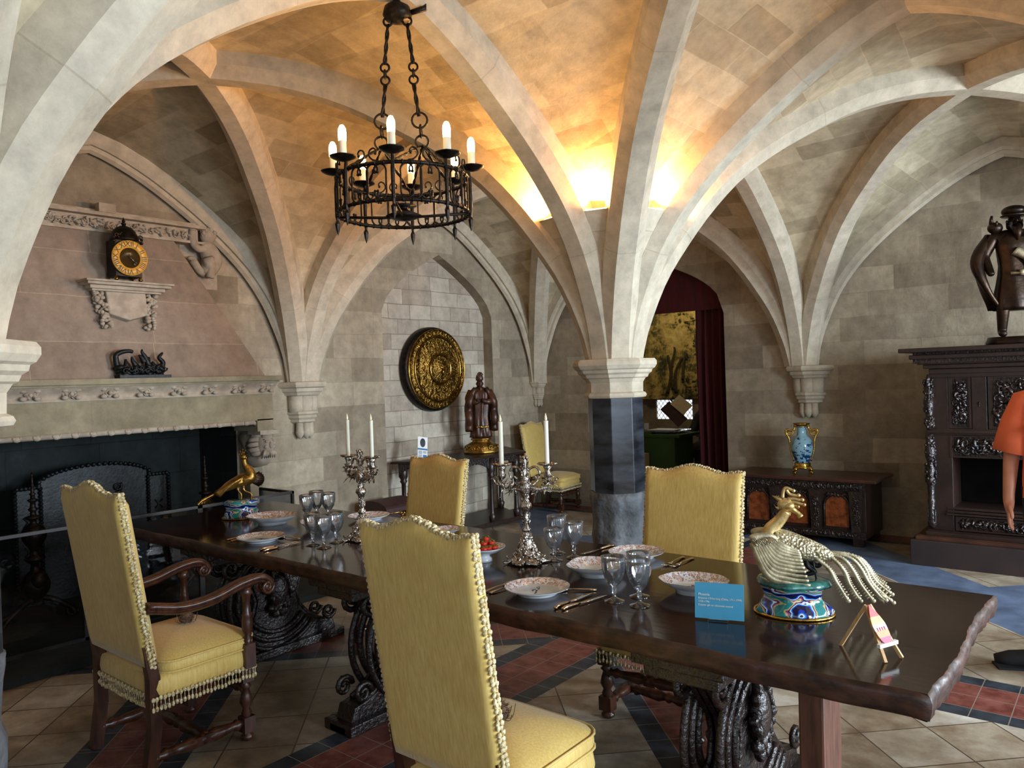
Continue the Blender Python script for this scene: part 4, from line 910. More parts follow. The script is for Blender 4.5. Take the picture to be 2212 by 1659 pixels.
    for (a, b) in segs:
        a = Vector(a); b = Vector(b); L = (b - a).length; n = int(L / .0165)
        nrm = Vector((-(b - a).y, (b - a).x)).normalized()
        for i in range(n + 1):
            p = a + (b - a) * (i / n); z = .335; mb.ball((p.x, p.y, z + .004 * (i % 2)), (.009, .009, .011), 6, 4)
            zz_ = rnd.uniform(-.004, .004); mb.tube([(p.x, p.y, z - .008), (p.x + rnd.uniform(-.002, .002), p.y, z - .028)], .0022, 4)
            mb.ball((p.x, p.y, z - .038 + zz_), (.0075, .0075, .012), 6, 4)
    mb.build('fringe', M_braid, t)
    lx = hw - .03; ly = yf - .02
    for s_ in (-1, 1):
        mb = MB(); mb.turned((s_ * lx, ly, 0), (s_ * lx, ly, .345), [(0, .016), (.03, .028), (.07, .028), (.1, .014), (.3, .014), (.36, .024), (.42, .016), (.5, .029), (.6, .023), (.68, .015), (.72, .026), (.76, .014), (.78, .014), (1, .014)], 12, [(.12, .32, .028), (.78, 1, .028)]); mb.build('leg', M_walnut, t)
        mb = MB(); mb.smooth = False; P_ = [(s_ * lx, yb - .03, 0), (s_ * lx, yb, .2), (s_ * lx, yb, .42), (s_ * lx, back_y(.56), .56)]
        mb.tube(P_, [.032, .032, .032, .028], 4, smooth=False, upv=(1, 0, 0)); mb.build('leg', M_walnut, t)
        mb = MB(); mb.turned((s_ * lx, yb - .01, .085), (s_ * lx, ly, .085), [(q, r * 1.15) for q, r in TURN], 10, [(.4, .62, .02)]); mb.build('side_stretcher', M_walnut, t)
    mb = MB(); mb.turned((-lx, .01, .085), (lx, .01, .085), [(q, r * 1.15) for q, r in TURN], 10); mb.build('cross_stretcher', M_walnut, t)
    mb = MB(); mb.turned((-lx, ly, .235), (lx, ly, .235), [(q, r * 1.1) for q, r in TURN], 10, [(.45, .55, .02)]); mb.build('front_stretcher', M_walnut, t)
    if arms:
        for s_ in (-1, 1):
            xa = s_ * (hw + .0)
            mb = MB(); P_ = bez([(xa, back_y(.72) + .02, .725), (xa, yb + .12, .69), (xa, yb + .26, .695), (xa, yb + .38, .725), (xa, yb + .475, .735), (xa, yb + .53, .715), (xa, yb + .545, .68)], 6)
            for dx, r in ((-.017, .014), (0, .017), (.017, .014)): mb.tube([(p[0] + dx, p[1], p[2]) for p in P_], r, 8)
            mb.tube([(p[0], p[1], p[2] - .012) for p in P_], .022, 8, flat=1.1)
            for dx in (-.03, .03): spiral(mb, (xa + dx * .9, yb + .515, .685), (0, 1, 0), (0, 0, 1), .032, 1.6, .008, 18, -1, .3)
            mb.turned((xa - .03, yb + .515, .685), (xa + .03, yb + .515, .685), [(0, .022), (1, .022)], 14); mb.build('arm', M_walnut, t)
            mb = MB(); mb.turned((xa, ly, .34), (xa, ly, .70), [(0, .024), (.02, .024), (.3, .024), (.31, .014), (.36, .022), (.4, .013), (.46, .024), (.58, .024), (.63, .02), (.66, .024), (.69, .018), (.8, .016), (.9, .02), (.94, .03), (.97, .022), (1, .022)], 14, [(0, .3, .024)]); mb.build('arm_support', M_walnut, t)
    return t
armch = make_chair('yellow silk armchair with scrolled wooden arms standing left of the table', .565, 1.18, .105, True, .46, 'armchair'); armch.location = (2.595, -6.18, 0)
near = make_chair('yellow silk chair nearest the camera, seen from behind, cropped by the lower edge', .455, hump=.04); near.location = (4.44, -6.065, 0)
dup(near, (4.285, -4.65, 0), pi + .02, 'yellow silk chair behind the table to the right of the middle column', scale=(1.14, 1, .935))
dup(near, (2.48, -4.66, 0), pi - .02, 'yellow silk chair behind the table, between the two silver candelabra', scale=(1.13, 1, .925))
dup(near, (.48, -.33, 0), -pi / 2 + .10, 'yellow silk chair standing alone against the far wall beside the black side table', scale=(1.06, 1, .875))
def teasel(loc, label, rz=0):
    t = thing('teasel_head', label, 'teasel', loc, rz, 'teasel heads laid on the chairs'); t.scale = (1.15, 1.15, 1.0)
    mb = MB(); mb.lathe([(.004, 0), (.018, .005), (.024, .02), (.024, .035), (.018, .052), (.006, .062)], 14); rnd = random.Random(3)
    for k in range(150):
        a = rnd.uniform(0, 6.28); z = rnd.uniform(.004, .058); r = .024 * sqrt(max(.1, 1 - ((z - .03) / .034) ** 2)); mb.tube([(r * cos(a), r * sin(a), z), ((r + .009) * cos(a), (r + .009) * sin(a), z + .004)], [.0014, .0004], 3)
    mb.build('bristly_head', M_teasel, t)
    mb = MB()
    for k in range(9): a = k * .7; mb.tube(bez([(.012 * cos(a), .012 * sin(a), .006), (.035 * cos(a), .035 * sin(a), .008), (.045 * cos(a), .045 * sin(a), .03 + .02 * (k % 2))], 4), .0012, 4)
    mb.build('bracts', M_teasel, t); return t
teasel((2.60, -6.12, .527), 'brown teasel head lying on the armchair seat cushion')
teasel((4.435, -6.05, .524), 'brown teasel head on the nearest chair, half hidden by its back')

# ---------------------------------------------------------------- tableware
def lathe_obj(prof, name, mat, parent, seg=32, o=(0, 0, 0), **k): mb = MB(); mb.lathe(prof, seg, o, cap=False, **k); return mb.build(name, mat, parent)
def plate(x, y, label, R=.125):
    t = thing('dinner_plate', label, 'plate', (x, y, TZ), random.uniform(0, 6), 'painted porcelain dinner plates')
    lathe_obj([(.0, .004), (R * .55, .004), (R * .57, 0), (R * .62, 0), (R * .63, .006), (R * .72, .012), (R, .026), (R * 1.005, .028)], 'plate_body', M_ceramic, t, 40)
    lathe_obj([(R * .67, .0125), (R * .78, .018), (R * 1.0, .0285)], 'painted_rim', M_imari, t, 40)
    mb = MB(); mb.lathe([(0, .0115), (R * .6, .0115), (R * .67, .0128)], 40, cap=False); rnd = random.Random(int(x * 31)); mb.build('plate_well', M_plateart, t)
    mb = MB()
    for k in range(16): mb.ball((rnd.gauss(0, .022), rnd.gauss(0, .012), .012), (rnd.uniform(.003, .010), rnd.uniform(.002, .004), .0006), 6, 3, Matrix.Rotation(rnd.uniform(-.6, .6), 4, 'Z'))
    mb.build('painted_scene', M_darkink, t); return t
plate(4.225, -5.565, 'porcelain plate at the front edge of the table by the crossed knives')
plate(4.25, -4.86, 'porcelain plate at the far edge of the table in front of the right rear chair')
plate(2.37, -5.575, 'porcelain plate near the armchair at the left of the table')
plate(2.39, -4.85, 'porcelain plate behind the far candelabrum at the table edge')
def dish(x, y, label, rz=0, R=.125, kind=0, h=.045):
    t = thing('serving_dish', label, 'dish', (x, y, TZ), rz, 'deep painted serving dishes')
    md = (lambda a, z: 1 + (.07 * cos(4 * a) if kind == 0 else .09 * cos(2 * a) + .02 * cos(8 * a)) * min(1, z / h)) 
    lathe_obj([(0, .008), (R * .5, .008), (R * .52, 0), (R * .57, 0), (R * .57, .012), (R * .8, .026), (R * 1.0, h), (R * 1.01, h + .002)], 'dish_body', M_ceramic, t, 48, mod=md)
    lathe_obj([(R * .62, .0205), (R * .8, .031), (R * .99, h + .003)], 'painted_rim', M_imari, t, 48, mod=md)
    lathe_obj([(0, .014), (R * .5, .015), (R * .63, .0206)], 'dish_well', M_plateart, t, 48, mod=md)
    mb = MB(); rnd = random.Random(int(x * 17))
    for k in range(14): mb.ball((rnd.gauss(0, .02), rnd.gauss(0, .012), .0155), (rnd.uniform(.003, .009), rnd.uniform(.002, .003), .0006), 6, 3)
    mb.build('painted_scene', M_darkink, t); return t
dish(4.265, -5.215, 'square lobed porcelain dish in the middle of the right half of the table', pi / 4 + .3, .122)
dish(4.71, -5.23, 'oval deep porcelain dish behind the blue label card', .3, .118, 1)
dish(1.965, -5.24, 'fluted blue-white porcelain dish beside the gilt bird at the left end', .3, .145, 1, .05)
dish(2.37, -5.19, 'pale porcelain dish behind the group of crystal glasses at left', .2, .12)
dish(3.14, -4.96, 'small porcelain dish peeping out above the nearest chair back', .2, .085, 0, .035)
cm = thing('fruit_stand', 'white footed porcelain dish holding strawberries beside the nearest chair back', 'dish', (3.70, -5.28, TZ))
lathe_obj([(0, .0), (.04, 0), (.038, .012), (.028, .022), (.03, .03), (.07, .042), (.098, .062), (.102, .066), (.096, .064), (.06, .048), (0, .04)], 'footed_bowl', M_ceramic, cm, 32)
lathe_obj([(.05, .0465), (.097, .0665)], 'painted_rim', M_imari, cm, 32)
rnd = random.Random(11)
for k in range(11):
    a = k * 2.4; r = .045 * sqrt(k / 11); z = .062 + .018 * (k % 3 == 0) + (.02 if k < 3 else 0)
    st = thing('strawberry', ('strawberry on top of the heap in the white footed dish' if k < 3 else 'strawberry lying low around the edge of the white footed dish'), 'strawberry', (3.70 + r * cos(a) + .02, -5.28 + r * sin(a), TZ + z), a, ('topmost strawberries in the footed dish' if k < 3 else 'lower strawberries in the footed dish'))
    mb = MB(); mb.lathe([(.002, -.02), (.010, -.012), (.016, 0), (.015, .008), (.006, .013)], 10); mb.build('fruit', M_berry, st)
    mb = MB()
    for q in range(5): b_ = q * 1.256; mb.tube([(0, 0, .012), (.01 * cos(b_), .01 * sin(b_), .013), (.018 * cos(b_), .018 * sin(b_), .009)], [.004, .004, .001], 5, flat=.4)
    mb.build('leaf_cap', M_leafg, st)
def make_glass(label, h=.165, r=.044):
    t = thing('crystal_goblet', label, 'glass', (0, 0, TZ), 0, 'cut crystal goblets')
    s = h / .135; k = r / .036
    fac = lambda a, z: 1 - .07 * abs(cos(4 * a + z * 18)) * (1 if .045 * s < z < .10 * s else 0)
    # outer up, inner down = thin closed wall
    pr = [(0, .0), (.030 * k, .0), (.030 * k, .003), (.014, .009), (.0065, .016), (.0065, .024), (.012, .028), (.007, .033), (.012, .038), (.008, .044), (.018 * k, .054), (.028 * k, .070), (.0345 * k, .092), (.0355 * k, .104), (.036 * k, .12), (.0375 * k, .135), (.0362 * k, .135), (.0345 * k, .12), (.034 * k, .104), (.0325 * k, .092), (.026 * k, .072), (.014 * k, .057), (0, .05)]
    mb = MB(); mb.lathe([(a, z * s) for a, z in pr], 48, cap=False, mod=fac); mb.build('goblet', M_glass, t); return t
g0 = make_glass('crystal goblet nearest the table edge left of the blue card, right of its pair'); g0.location = (4.634, -5.50, TZ)
GP = [(4.529, -5.50, 'front crystal goblet beside the knives, left of its pair', 1.0), (4.575, -5.40, 'crystal goblet behind the two front goblets left of the card', 1.0),
      (3.975, -5.11, 'short crystal goblet at the front of the trio right of the near candelabrum', .88), (3.905, -4.99, 'tall crystal goblet at the back of the trio right of the candelabrum', 1.08), (4.02, -5.02, 'crystal goblet on the right of the trio behind the square dish', 1.0),
      (2.71, -5.49, 'left goblet of the front trio by the armchair plate', 1.0), (2.815, -5.50, 'centre goblet of the front trio nearest the chair back', 1.0), (2.765, -5.385, 'right goblet of the front trio at the left of the table', .95),
      (2.12, -5.10, 'left goblet of the farthest trio on the table', 1.0), (2.08, -5.00, 'middle goblet of the farthest trio on the table', 1.05), (2.17, -4.98, 'right goblet of the farthest trio on the table', 1.0)]
for x, y, lab, sc in GP: dup(g0, (x, y, TZ), random.uniform(0, 1), lab, scale=(1, 1, sc))
def knife():
    t = thing('table_knife', 'silver knife with shell handle, left one at the front of the table', 'knife', (4.405, -5.69, TZ), 0, 'silver knives')
    mb = MB(); mb.tube([(0, 0, .006), (0, .02, .007), (0, .07, .006), (0, .085, .006)], [.009, .0085, .006, .005], 8, flat=.6, upv=(0, 0, 1)); mb.ball((0, -.003, .006), (.009, .008, .006), 8, 5); mb.build('handle', M_cutgold, t)
    mb = MB(); mb.tube([(0, .085, .006), (.001, .14, .006), (.003, .2, .006), (.007, .225, .006)], [.006, .0095, .0095, .002], 8, flat=.16, upv=(1, 0, 0)); mb.build('blade', M_cutlery, t); return t
kn = knife()
dup(kn, (4.435, -5.685, TZ), -.14, 'silver knife with shell handle, right one at the front of the table')
dup(kn, (2.585, -5.71, TZ), .03, 'silver knife at the left plate near the armchair, outer one'); dup(kn, (2.625, -5.715, TZ), .08, 'silver knife at the left plate near the armchair, inner one')
dup(kn, (4.045, -4.74, TZ), pi - .1, 'silver knife at the far left of the rear right plate', )
dup(kn, (2.52, -5.07, TZ), .1, 'silver knife beside the rear left plate by the candelabrum')
def fork():
    t = thing('table_fork', 'silver fork left of the front plate, outer one', 'fork', (4.05, -5.68, TZ), 0, 'silver forks')
    mb = MB(); mb.tube(bez([(0, 0, .004), (0, .03, .006), (0, .08, .008), (0, .12, .006)], 4), [.009, .009, .0085, .008, .007, .006, .005, .004, .0035, .0035, .0035, .0035, .004], 8, flat=.45, upv=(1, 0, 0)); mb.build('handle', M_cutgold, t)
    mb = MB(); mb.tube([(0, .118, .006), (0, .13, .004), (0, .15, .006)], [.004, .011, .012], 8, flat=.25, upv=(1, 0, 0))
    mb.build('head', M_cutlery, t)
    for k in range(4): mb = MB(); mb.tube([((k - 1.5) * .0065, .148, .006), ((k - 1.5) * .0068, .175, .005), ((k - 1.5) * .0066, .198, .010)], [.0022, .0018, .001], 5); mb.build('tine', M_cutlery, t)
    return t
fk = fork()
dup(fk, (4.08, -5.675, TZ), -.04, 'silver fork left of the front plate, partly under its rim')
dup(fk, (4.435, -4.765, TZ), pi + .03, 'silver fork right of the rear plate, left of two'); dup(fk, (4.48, -4.765, TZ), pi - .02, 'silver fork right of the rear plate, right of two')
dup(fk, (2.19, -5.67, TZ), -.06, 'silver fork left of the armchair plate, outer one'); dup(fk, (2.24, -5.675, TZ), -.1, 'silver fork left of the armchair plate, inner one')
def spoon():
    t = thing('dessert_spoon', 'silver spoon behind the front plate pointing right', 'spoon', (4.40, -5.42, TZ), pi / 2 + .55, 'silver dessert spoons')
    mb = MB(); mb.tube([(0, 0, .005), (0, .03, .006), (0, .09, .008), (0, .11, .007)], [.008, .007, .003, .003], 8, flat=.5, upv=(1, 0, 0)); mb.build('handle', M_cutgold, t)
    mb = MB(); mb.ball((0, .135, .006), (.016, .028, .006), 12, 6); mb.build('bowl', M_cutlery, t); return t
sp_ = spoon(); dup(sp_, (2.53, -5.44, TZ), pi / 2 + .2, 'silver spoon behind the armchair plate pointing right')

# ---------------------------------------------------------------- candelabra
def candelabrum(label):
    t = thing('silver_candelabrum', label, 'candelabrum', (0, 0, TZ), 0, 'rococo silver candelabra')
    rnd = random.Random(12); mb = MB()
    md = lambda a, z: 1 + .16 * cos(6 * a + z * 30) * max(0, 1 - z / .12) + .08 * cos(13 * a)
    mb.lathe([(0, .006), (.08, .0), (.082, .008), (.064, .022), (.046, .04), (.032, .065), (.023, .095), (.017, .125), (.014, .14)], 52, mod=md)
    for k in range(210): z = rnd.uniform(.004, .12); a = rnd.uniform(0, 6.28); r = interp([(0, .085), (.02, .07), (.04, .052), (.07, .036), (.12, .02)], z); mb.ball((r * cos(a), r * sin(a), z), (rnd.uniform(.004, .009), rnd.uniform(.004, .009), rnd.uniform(.004, .012)), 6, 4)
    for k in range(7):
        a = k * .9; P_ = bez([(.05 * cos(a), .05 * sin(a), .03), (.085 * cos(a), .085 * sin(a), .006), (.108 * cos(a), .108 * sin(a), .006), (.112 * cos(a), .112 * sin(a), .016)], 4); mb.tube(P_, [.006] * 6 + [.004] * 7, 6)
    mb.build('base', M_silver, t)
    mb = MB(); pr = [(.016, .135), (.021, .145), (.013, .155), (.012, .18), (.016, .2), (.012, .212), (.018, .235), (.027, .248), (.024, .262), (.012, .272), (.011, .29), (.02, .31), (.029, .335), (.026, .355), (.014, .365), (.02, .375), (.01, .385), (.008, .40), (.012, .43), (.018, .445), (.013, .465), (.004, .475)]
    mb.lathe(pr, 24, mod=lambda a, z: 1 + .12 * cos(5 * a + z * 70))
    for k in range(110): z = rnd.uniform(.14, .47); a = rnd.uniform(0, 6.28); r = .017; mb.ball((r * cos(a), r * sin(a), z), (.004, .004, rnd.uniform(.004, .012)), 6, 4)
    mb.build('stem', M_silver, t)
    for s_ in (-1, 1):
        mb = MB(); ca = (s_ * .103, 0, 0)
        A = bez([(0, 0, .36), (s_ * .03, 0, .335), (s_ * .07, .0, .325), (s_ * .103, 0, .35), (s_ * .106, 0, .38)], 7); mb.tube(A, [.008] * 14 + [.006] * 15, 8)
        mb.tube(bez([(0, 0, .36), (s_ * .018, .0, .41), (s_ * .05, 0, .425), (s_ * .068, 0, .40), (s_ * .06, 0, .37), (s_ * .045, 0, .385)], 6), [.006] * 20 + [.004] * 11, 7)
        mb.tube(bez([(s_ * .03, 0, .34), (s_ * .055, .01, .36), (s_ * .05, .01, .38), (s_ * .035, .01, .37)], 5), .0045, 6)
        mb.tube(bez([(s_ * .1, 0, .345), (s_ * .13, 0, .35), (s_ * .145, 0, .375), (s_ * .155, 0, .37)], 5), [.005] * 10 + [.003] * 6, 6)
        for k in range(42):
            p = A[rnd.randrange(len(A))]; mb.tube([p, (p[0] + rnd.gauss(0, .012), rnd.gauss(0, .012), p[2] + rnd.gauss(0, .014)), (p[0] + rnd.gauss(0, .02), rnd.gauss(0, .018), p[2] + rnd.gauss(0, .018))], [.004, .0045, .001], 5)
        mb.build('branch', M_silver, t)
        mb = MB(); mb.lathe([(.006, .37), (.014, .378), (.018, .39), (.012, .40), (.014, .415), (.019, .425), (.016, .43), (.013, .432)], 16, (ca[0], 0, 0), mod=lambda a, z: 1 + .12 * cos(5 * a))
        mb.lathe([(.012, .428), (.03, .432), (.043, .44), (.040, .442), (.03, .436), (.012, .434)], 40, (ca[0], 0, 0), mod=lambda a, z: 1 + (.16 * cos(7 * a) if z > .43 else 0)); mb.build('candle_cup', M_silver, t)
        mb = MB(); mb.lathe([(.0095, .43), (.0105, .435), (.0105, .62), (.0112, .626), (.0095, .63), (.004, .628)], 16, (ca[0], 0, 0)); c = mb.build('candle', M_wax, t)
        mb = MB(); mb.lathe([(.002, .628), (.006, .634), (.0065, .641), (.004, .652), (.0008, .664)], 10, (ca[0], 0, 0)); mb.build('flame_bulb', M_flame0, c)
    return t
M_flame0 = simple('unlit_flame_tip', srgb(250, 240, 205), None, .4)
ca = candelabrum('ornate silver candelabrum in the middle of the table with two white candles, right one'); ca.location = (3.89, -5.20, TZ + .003); ca.rotation_euler = (0, 0, .52)
dup(ca, (2.83, -5.262, TZ + .003), -.05, 'ornate silver candelabrum farther left on the table, partly behind the nearest chair')

# ---------------------------------------------------------------- gilt birds on enamel bases
def phoenix(label, loc, rz):
    t = thing('phoenix_figure', label, 'sculpture', loc, rz, 'gilt phoenix figures on enamel bases')
    s = .00152; O = (1718, 1334)
    q = lambda x, y, d=0: Vector((*LP((x, y), O, s)[:1], d, LP((x, y), O, s)[1]))
    rnd = random.Random(8)
    mb = MB(); md = lambda a, z: 1 + (.06 * cos(5 * a + z * 40) + .03 * cos(9 * a - z * 60)) * (1 if .01 < z < .1 else .4)
    mb.lathe([(0, .004), (.128, .004), (.126, .016), (.115, .03), (.096, .05), (.09, .062), (.100, .085), (.112, .1), (.11, .112), (.09, .112), (0, .108)], 56, sx=1.0, sy=.78, mod=md); mb.build('enamel_base', M_clois, t)
    mb = MB(); mb.tube([(.131 * cos(a), .102 * sin(a), .005) for a in lin(0, 2 * pi, 57)[:-1]], .0055, 8, closed=True); mb.build('gilt_foot_rim', M_gold, t)
    mb = MB(); mb.lathe([(.03, .1), (.10, .104), (.118, .1), (.121, .108), (.112, .122), (.09, .126), (.05, .120), (0, .118)], 48, sy=.78, mod=lambda a, z: 1 + .05 * cos(4 * a + 1) + .03 * cos(7 * a)); mb.build('rock_top', M_rock, t)
    # body: neck down to rump, scaled surface
    P_ = bez([q(1700, 1100), q(1688, 1120), q(1668, 1145), q(1668, 1165), q(1700, 1172), q(1740, 1185), q(1775, 1192), (q(1800, 1200))], 7)
    R = [interp([(0, .018), (.15, .020), (.3, .027), (.42, .036), (.55, .041), (.7, .040), (.85, .030), (1, .014)], i / (len(P_) - 1)) for i in range(len(P_))]
    mb = MB(); mb.tube(P_[:26], R[:26], 16, flat=1.0); mb.build('neck', M_gilthead, t)
    mb = MB(); mb.tube(P_[22:], R[22:], 16, flat=1.15)
    mb.build('body', M_scales, t)
    mb = MB(); c = q(1699, 1085)
    mb.ball(c, (.028, .021, .023), 14, 10); mb.ball(c + Vector((.010, -.006, -.004)), (.021, .018, .017), 12, 8)
    mb.tube(bez([c + Vector((.01, 0, -.004)), q(1715, 1096), q(1726, 1104), q(1732, 1112)], 5), [.017, .017, .016, .014, .012, .011, .010, .009, .008, .008, .008, .008, .009, .010, .0105, .010], 10)  # beak
    mb.tube(bez([q(1700, 1100), q(1708, 1103), q(1709, 1110)], 4), [.004] * 6 + [.002] * 3, 6)
    mb.ball(c + Vector((.008, -.0165, .004)), (.0045, .002, .0035), 8, 5); mb.tube([c + Vector((-.004, -.015, .006)), c + Vector((.008, -.018, .009)), c + Vector((.018, -.012, .004))], .0022, 5); mb.tube([c + Vector((.0, -.016, .001)), c + Vector((.01, -.018, -.001)), c + Vector((.02, -.012, .001))], .0018, 5)
    mb.tube([c + Vector((-.008, -.006, .008)), q(1682, 1072), q(1669, 1066)], [.009, .008, .001], 8, flat=.5)     # ear
    mb.tube([c + Vector((-.01, 0, -.008)), q(1682, 1095), q(1676, 1092)], [.007, .006, .001], 6)
    mb.build('head', M_gilthead, t)
    for pts in ([(1692, 1070), (1694, 1055), (1700, 1046), (1716, 1052)], [(1700, 1050), (1708, 1060), (1724, 1063), (1727, 1062)], [(1704, 1072), (1714, 1070), (1726, 1072), (1735, 1072)], [(1706, 1078), (1718, 1078), (1730, 1081), (1739, 1083)], [(1708, 1086), (1718, 1086), (1726, 1088)]):
        mb = MB(); B = bez([q(*p, -.004) for p in pts], 5); mb.tube(B, [.0065 - .0022 * i / len(B) for i in range(len(B))], 7); mb.ball(B[-1], .0066, 8, 6); mb.build('crest_tine', M_gilthead, t)
    # wings: fans of long feathers from the shoulder
    for s_ in (-1, 1):
        dy = s_ * .036
        mb = MB(); mb.tube(bez([q(1624, 1166, dy * 1.6), q(1640, 1158, dy * 1.4), q(1665, 1156, dy * 1.2), q(1688, 1166, dy)], 6), [.014, .016, .017, .017, .016, .016, .015, .015, .014, .014, .013, .013, .012, .012, .011, .01, .009, .008, .007], 10, flat=.7)
        ends = [(1728, 1183), (1732, 1190), (1734, 1199), (1737, 1211), (1742, 1224), (1746, 1240), (1752, 1256)]
        starts = [(1668, 1160), (1660, 1160), (1652, 1162), (1645, 1164), (1638, 1166), (1631, 1168), (1625, 1172)]
        for k in [q_ * .6 for q_ in range(11)]:
            k0 = min(5, int(k)); fk_ = k - k0; a = tuple(starts[k0][c_] * (1 - fk_) + starts[k0 + 1][c_] * fk_ for c_ in (0, 1)); b = tuple(ends[k0][c_] * (1 - fk_) + ends[k0 + 1][c_] * fk_ for c_ in (0, 1))
            mid = ((a[0] + b[0]) / 2 - 6 - 3.5 * k, (a[1] + b[1]) / 2 + 2 + 4.2 * k); m2 = (mid[0] * .45 + b[0] * .55, mid[1] * .4 + b[1] * .6 + 1 + k * .5)
            B = bez([q(*a, dy * 1.5), q(*mid, dy * (1.7 + .1 * k)), q(*m2, dy * (1.6 + .1 * k)), q(*b, dy * (1.5 + .08 * k))], 6)
            mb.tube(B, [.0085 + .0035 * sin(pi * min(1, i / 12)) - .0035 * max(0, i - 12) / 7 for i in range(len(B))], 8, flat=.5, upv=(0, 0, 1)); mb.tube([p + Vector((0, s_ * .004, 0)) for p in B], .0016, 4)
        for k in range(26): u = rnd.random(); a0 = q(1630 + 50 * u, 1172 + rnd.uniform(-5, 22) * (1 - u * .5), dy * 1.75); mb.ball(a0, (.011, .003, .005), 7, 4, Matrix.Rotation(rnd.uniform(.3, 1.0), 4, 'Y'))
        for k in range(5): spiral(mb, q(1632 + k * 11, 1163 + (k % 2) * 5, dy * 1.95), (1, 0, 0), (0, 0, 1), .009, 1.2, .002, 10)
        # web behind the feathers
        W_ = [q(*p, dy * 1.5) for p in ((1640, 1178), (1652, 1214), (1682, 1235), (1722, 1242), (1718, 1200), (1698, 1178), (1668, 1166))]; c0 = q(1680, 1205, dy * 1.5)
        mb.add([c0] + W_ + [p + Vector((0, -s_ * .004, 0)) for p in [c0] + W_], [(0, i, i + 1) for i in range(1, 7)] + [(8, 9 + i, 8 + i) for i in range(1, 7)] + [(i, i + 8, i + 9, i + 1) for i in range(1, 7)], True)
        mb.build('wing', M_palegilt, t)
    TE = [([(1763, 1197), (1791, 1221), (1807, 1249), (1831, 1288)], -.045), ([(1799, 1199), (1823, 1225), (1835, 1255), (1857, 1289)], -.025), ([(1819, 1199), (1842, 1225), (1858, 1255), (1884, 1289)], -.006), ([(1829, 1195), (1856, 1217), (1876, 1253), (1898, 1280), (1910, 1288)], .01),
          ([(1839, 1193), (1866, 1219), (1884, 1255), (1926, 1294)], .024), ([(1846, 1196), (1868, 1213), (1890, 1249), (1924, 1278)], .038), ([(1850, 1200), (1872, 1216), (1890, 1244), (1914, 1265)], .05)]
    for pp_, dy in TE:
        mb = MB(); n_ = len(pp_); B = bez([q(1772, 1188, dy * .3)] + [q(*p_, dy * (.6 + .4 * k_ / n_)) for k_, p_ in enumerate(pp_)], 7)
        mb.tube(B, [.0045 + .002 * sin(i / len(B) * 3) for i in range(len(B))], 6)
        for i in range(5, len(B) - 2):
            tt = (B[i + 1] - B[i]).normalized(); n1 = Vector((-tt.z, 0, tt.x)); w_ = .004 + .0085 * (i / len(B)) ** 1.4
            for sg in (-1, 1): mb.tube([B[i], B[i] + n1 * sg * w_ + tt * .003, B[i] + n1 * sg * w_ * 1.25 - tt * .004 + tt * .008], [.003 + .002 * i / len(B), .0028, .0005], 5)
        mb.ball(B[-1], (.0085, .006, .008), 9, 6); mb.ball(B[-2], (.008, .005, .007), 8, 5); mb.build('tail_feather', M_palegilt, t)
    mb = MB(); mb.tube([q(1756, 1196), q(1762, 1230), q(1768, 1268)], .003, 6); mb.build('support_rod', M_darkiron, t)
    for dy in (-.012, .014):
        mb = MB(); mb.tube(bez([q(1748, 1190, dy), q(1752, 1212, dy), q(1768, 1224, dy), q(1776, 1215, dy), q(1772, 1205, dy)] if dy > 0 else [q(1742, 1190, dy), q(1746, 1220, dy), q(1760, 1236, dy), q(1700, 1248, dy), q(1670, 1254, dy)], 6), [.011 - .0002 * i for i in range(25)], 7); mb.build('leg', M_darkiron, t)
    return t
phoenix('pale gilt phoenix on a blue swirled enamel base near the blue card at right', (5.103, -5.283, TZ), YAW - .35).scale = (.965, .965, .965)
ph2 = thing('phoenix_figure', 'golden phoenix on a blue enamel base at the far left end of the table', 'sculpture', (1.60, -5.22, TZ), YAW + .34, 'gilt phoenix figures on enamel bases')
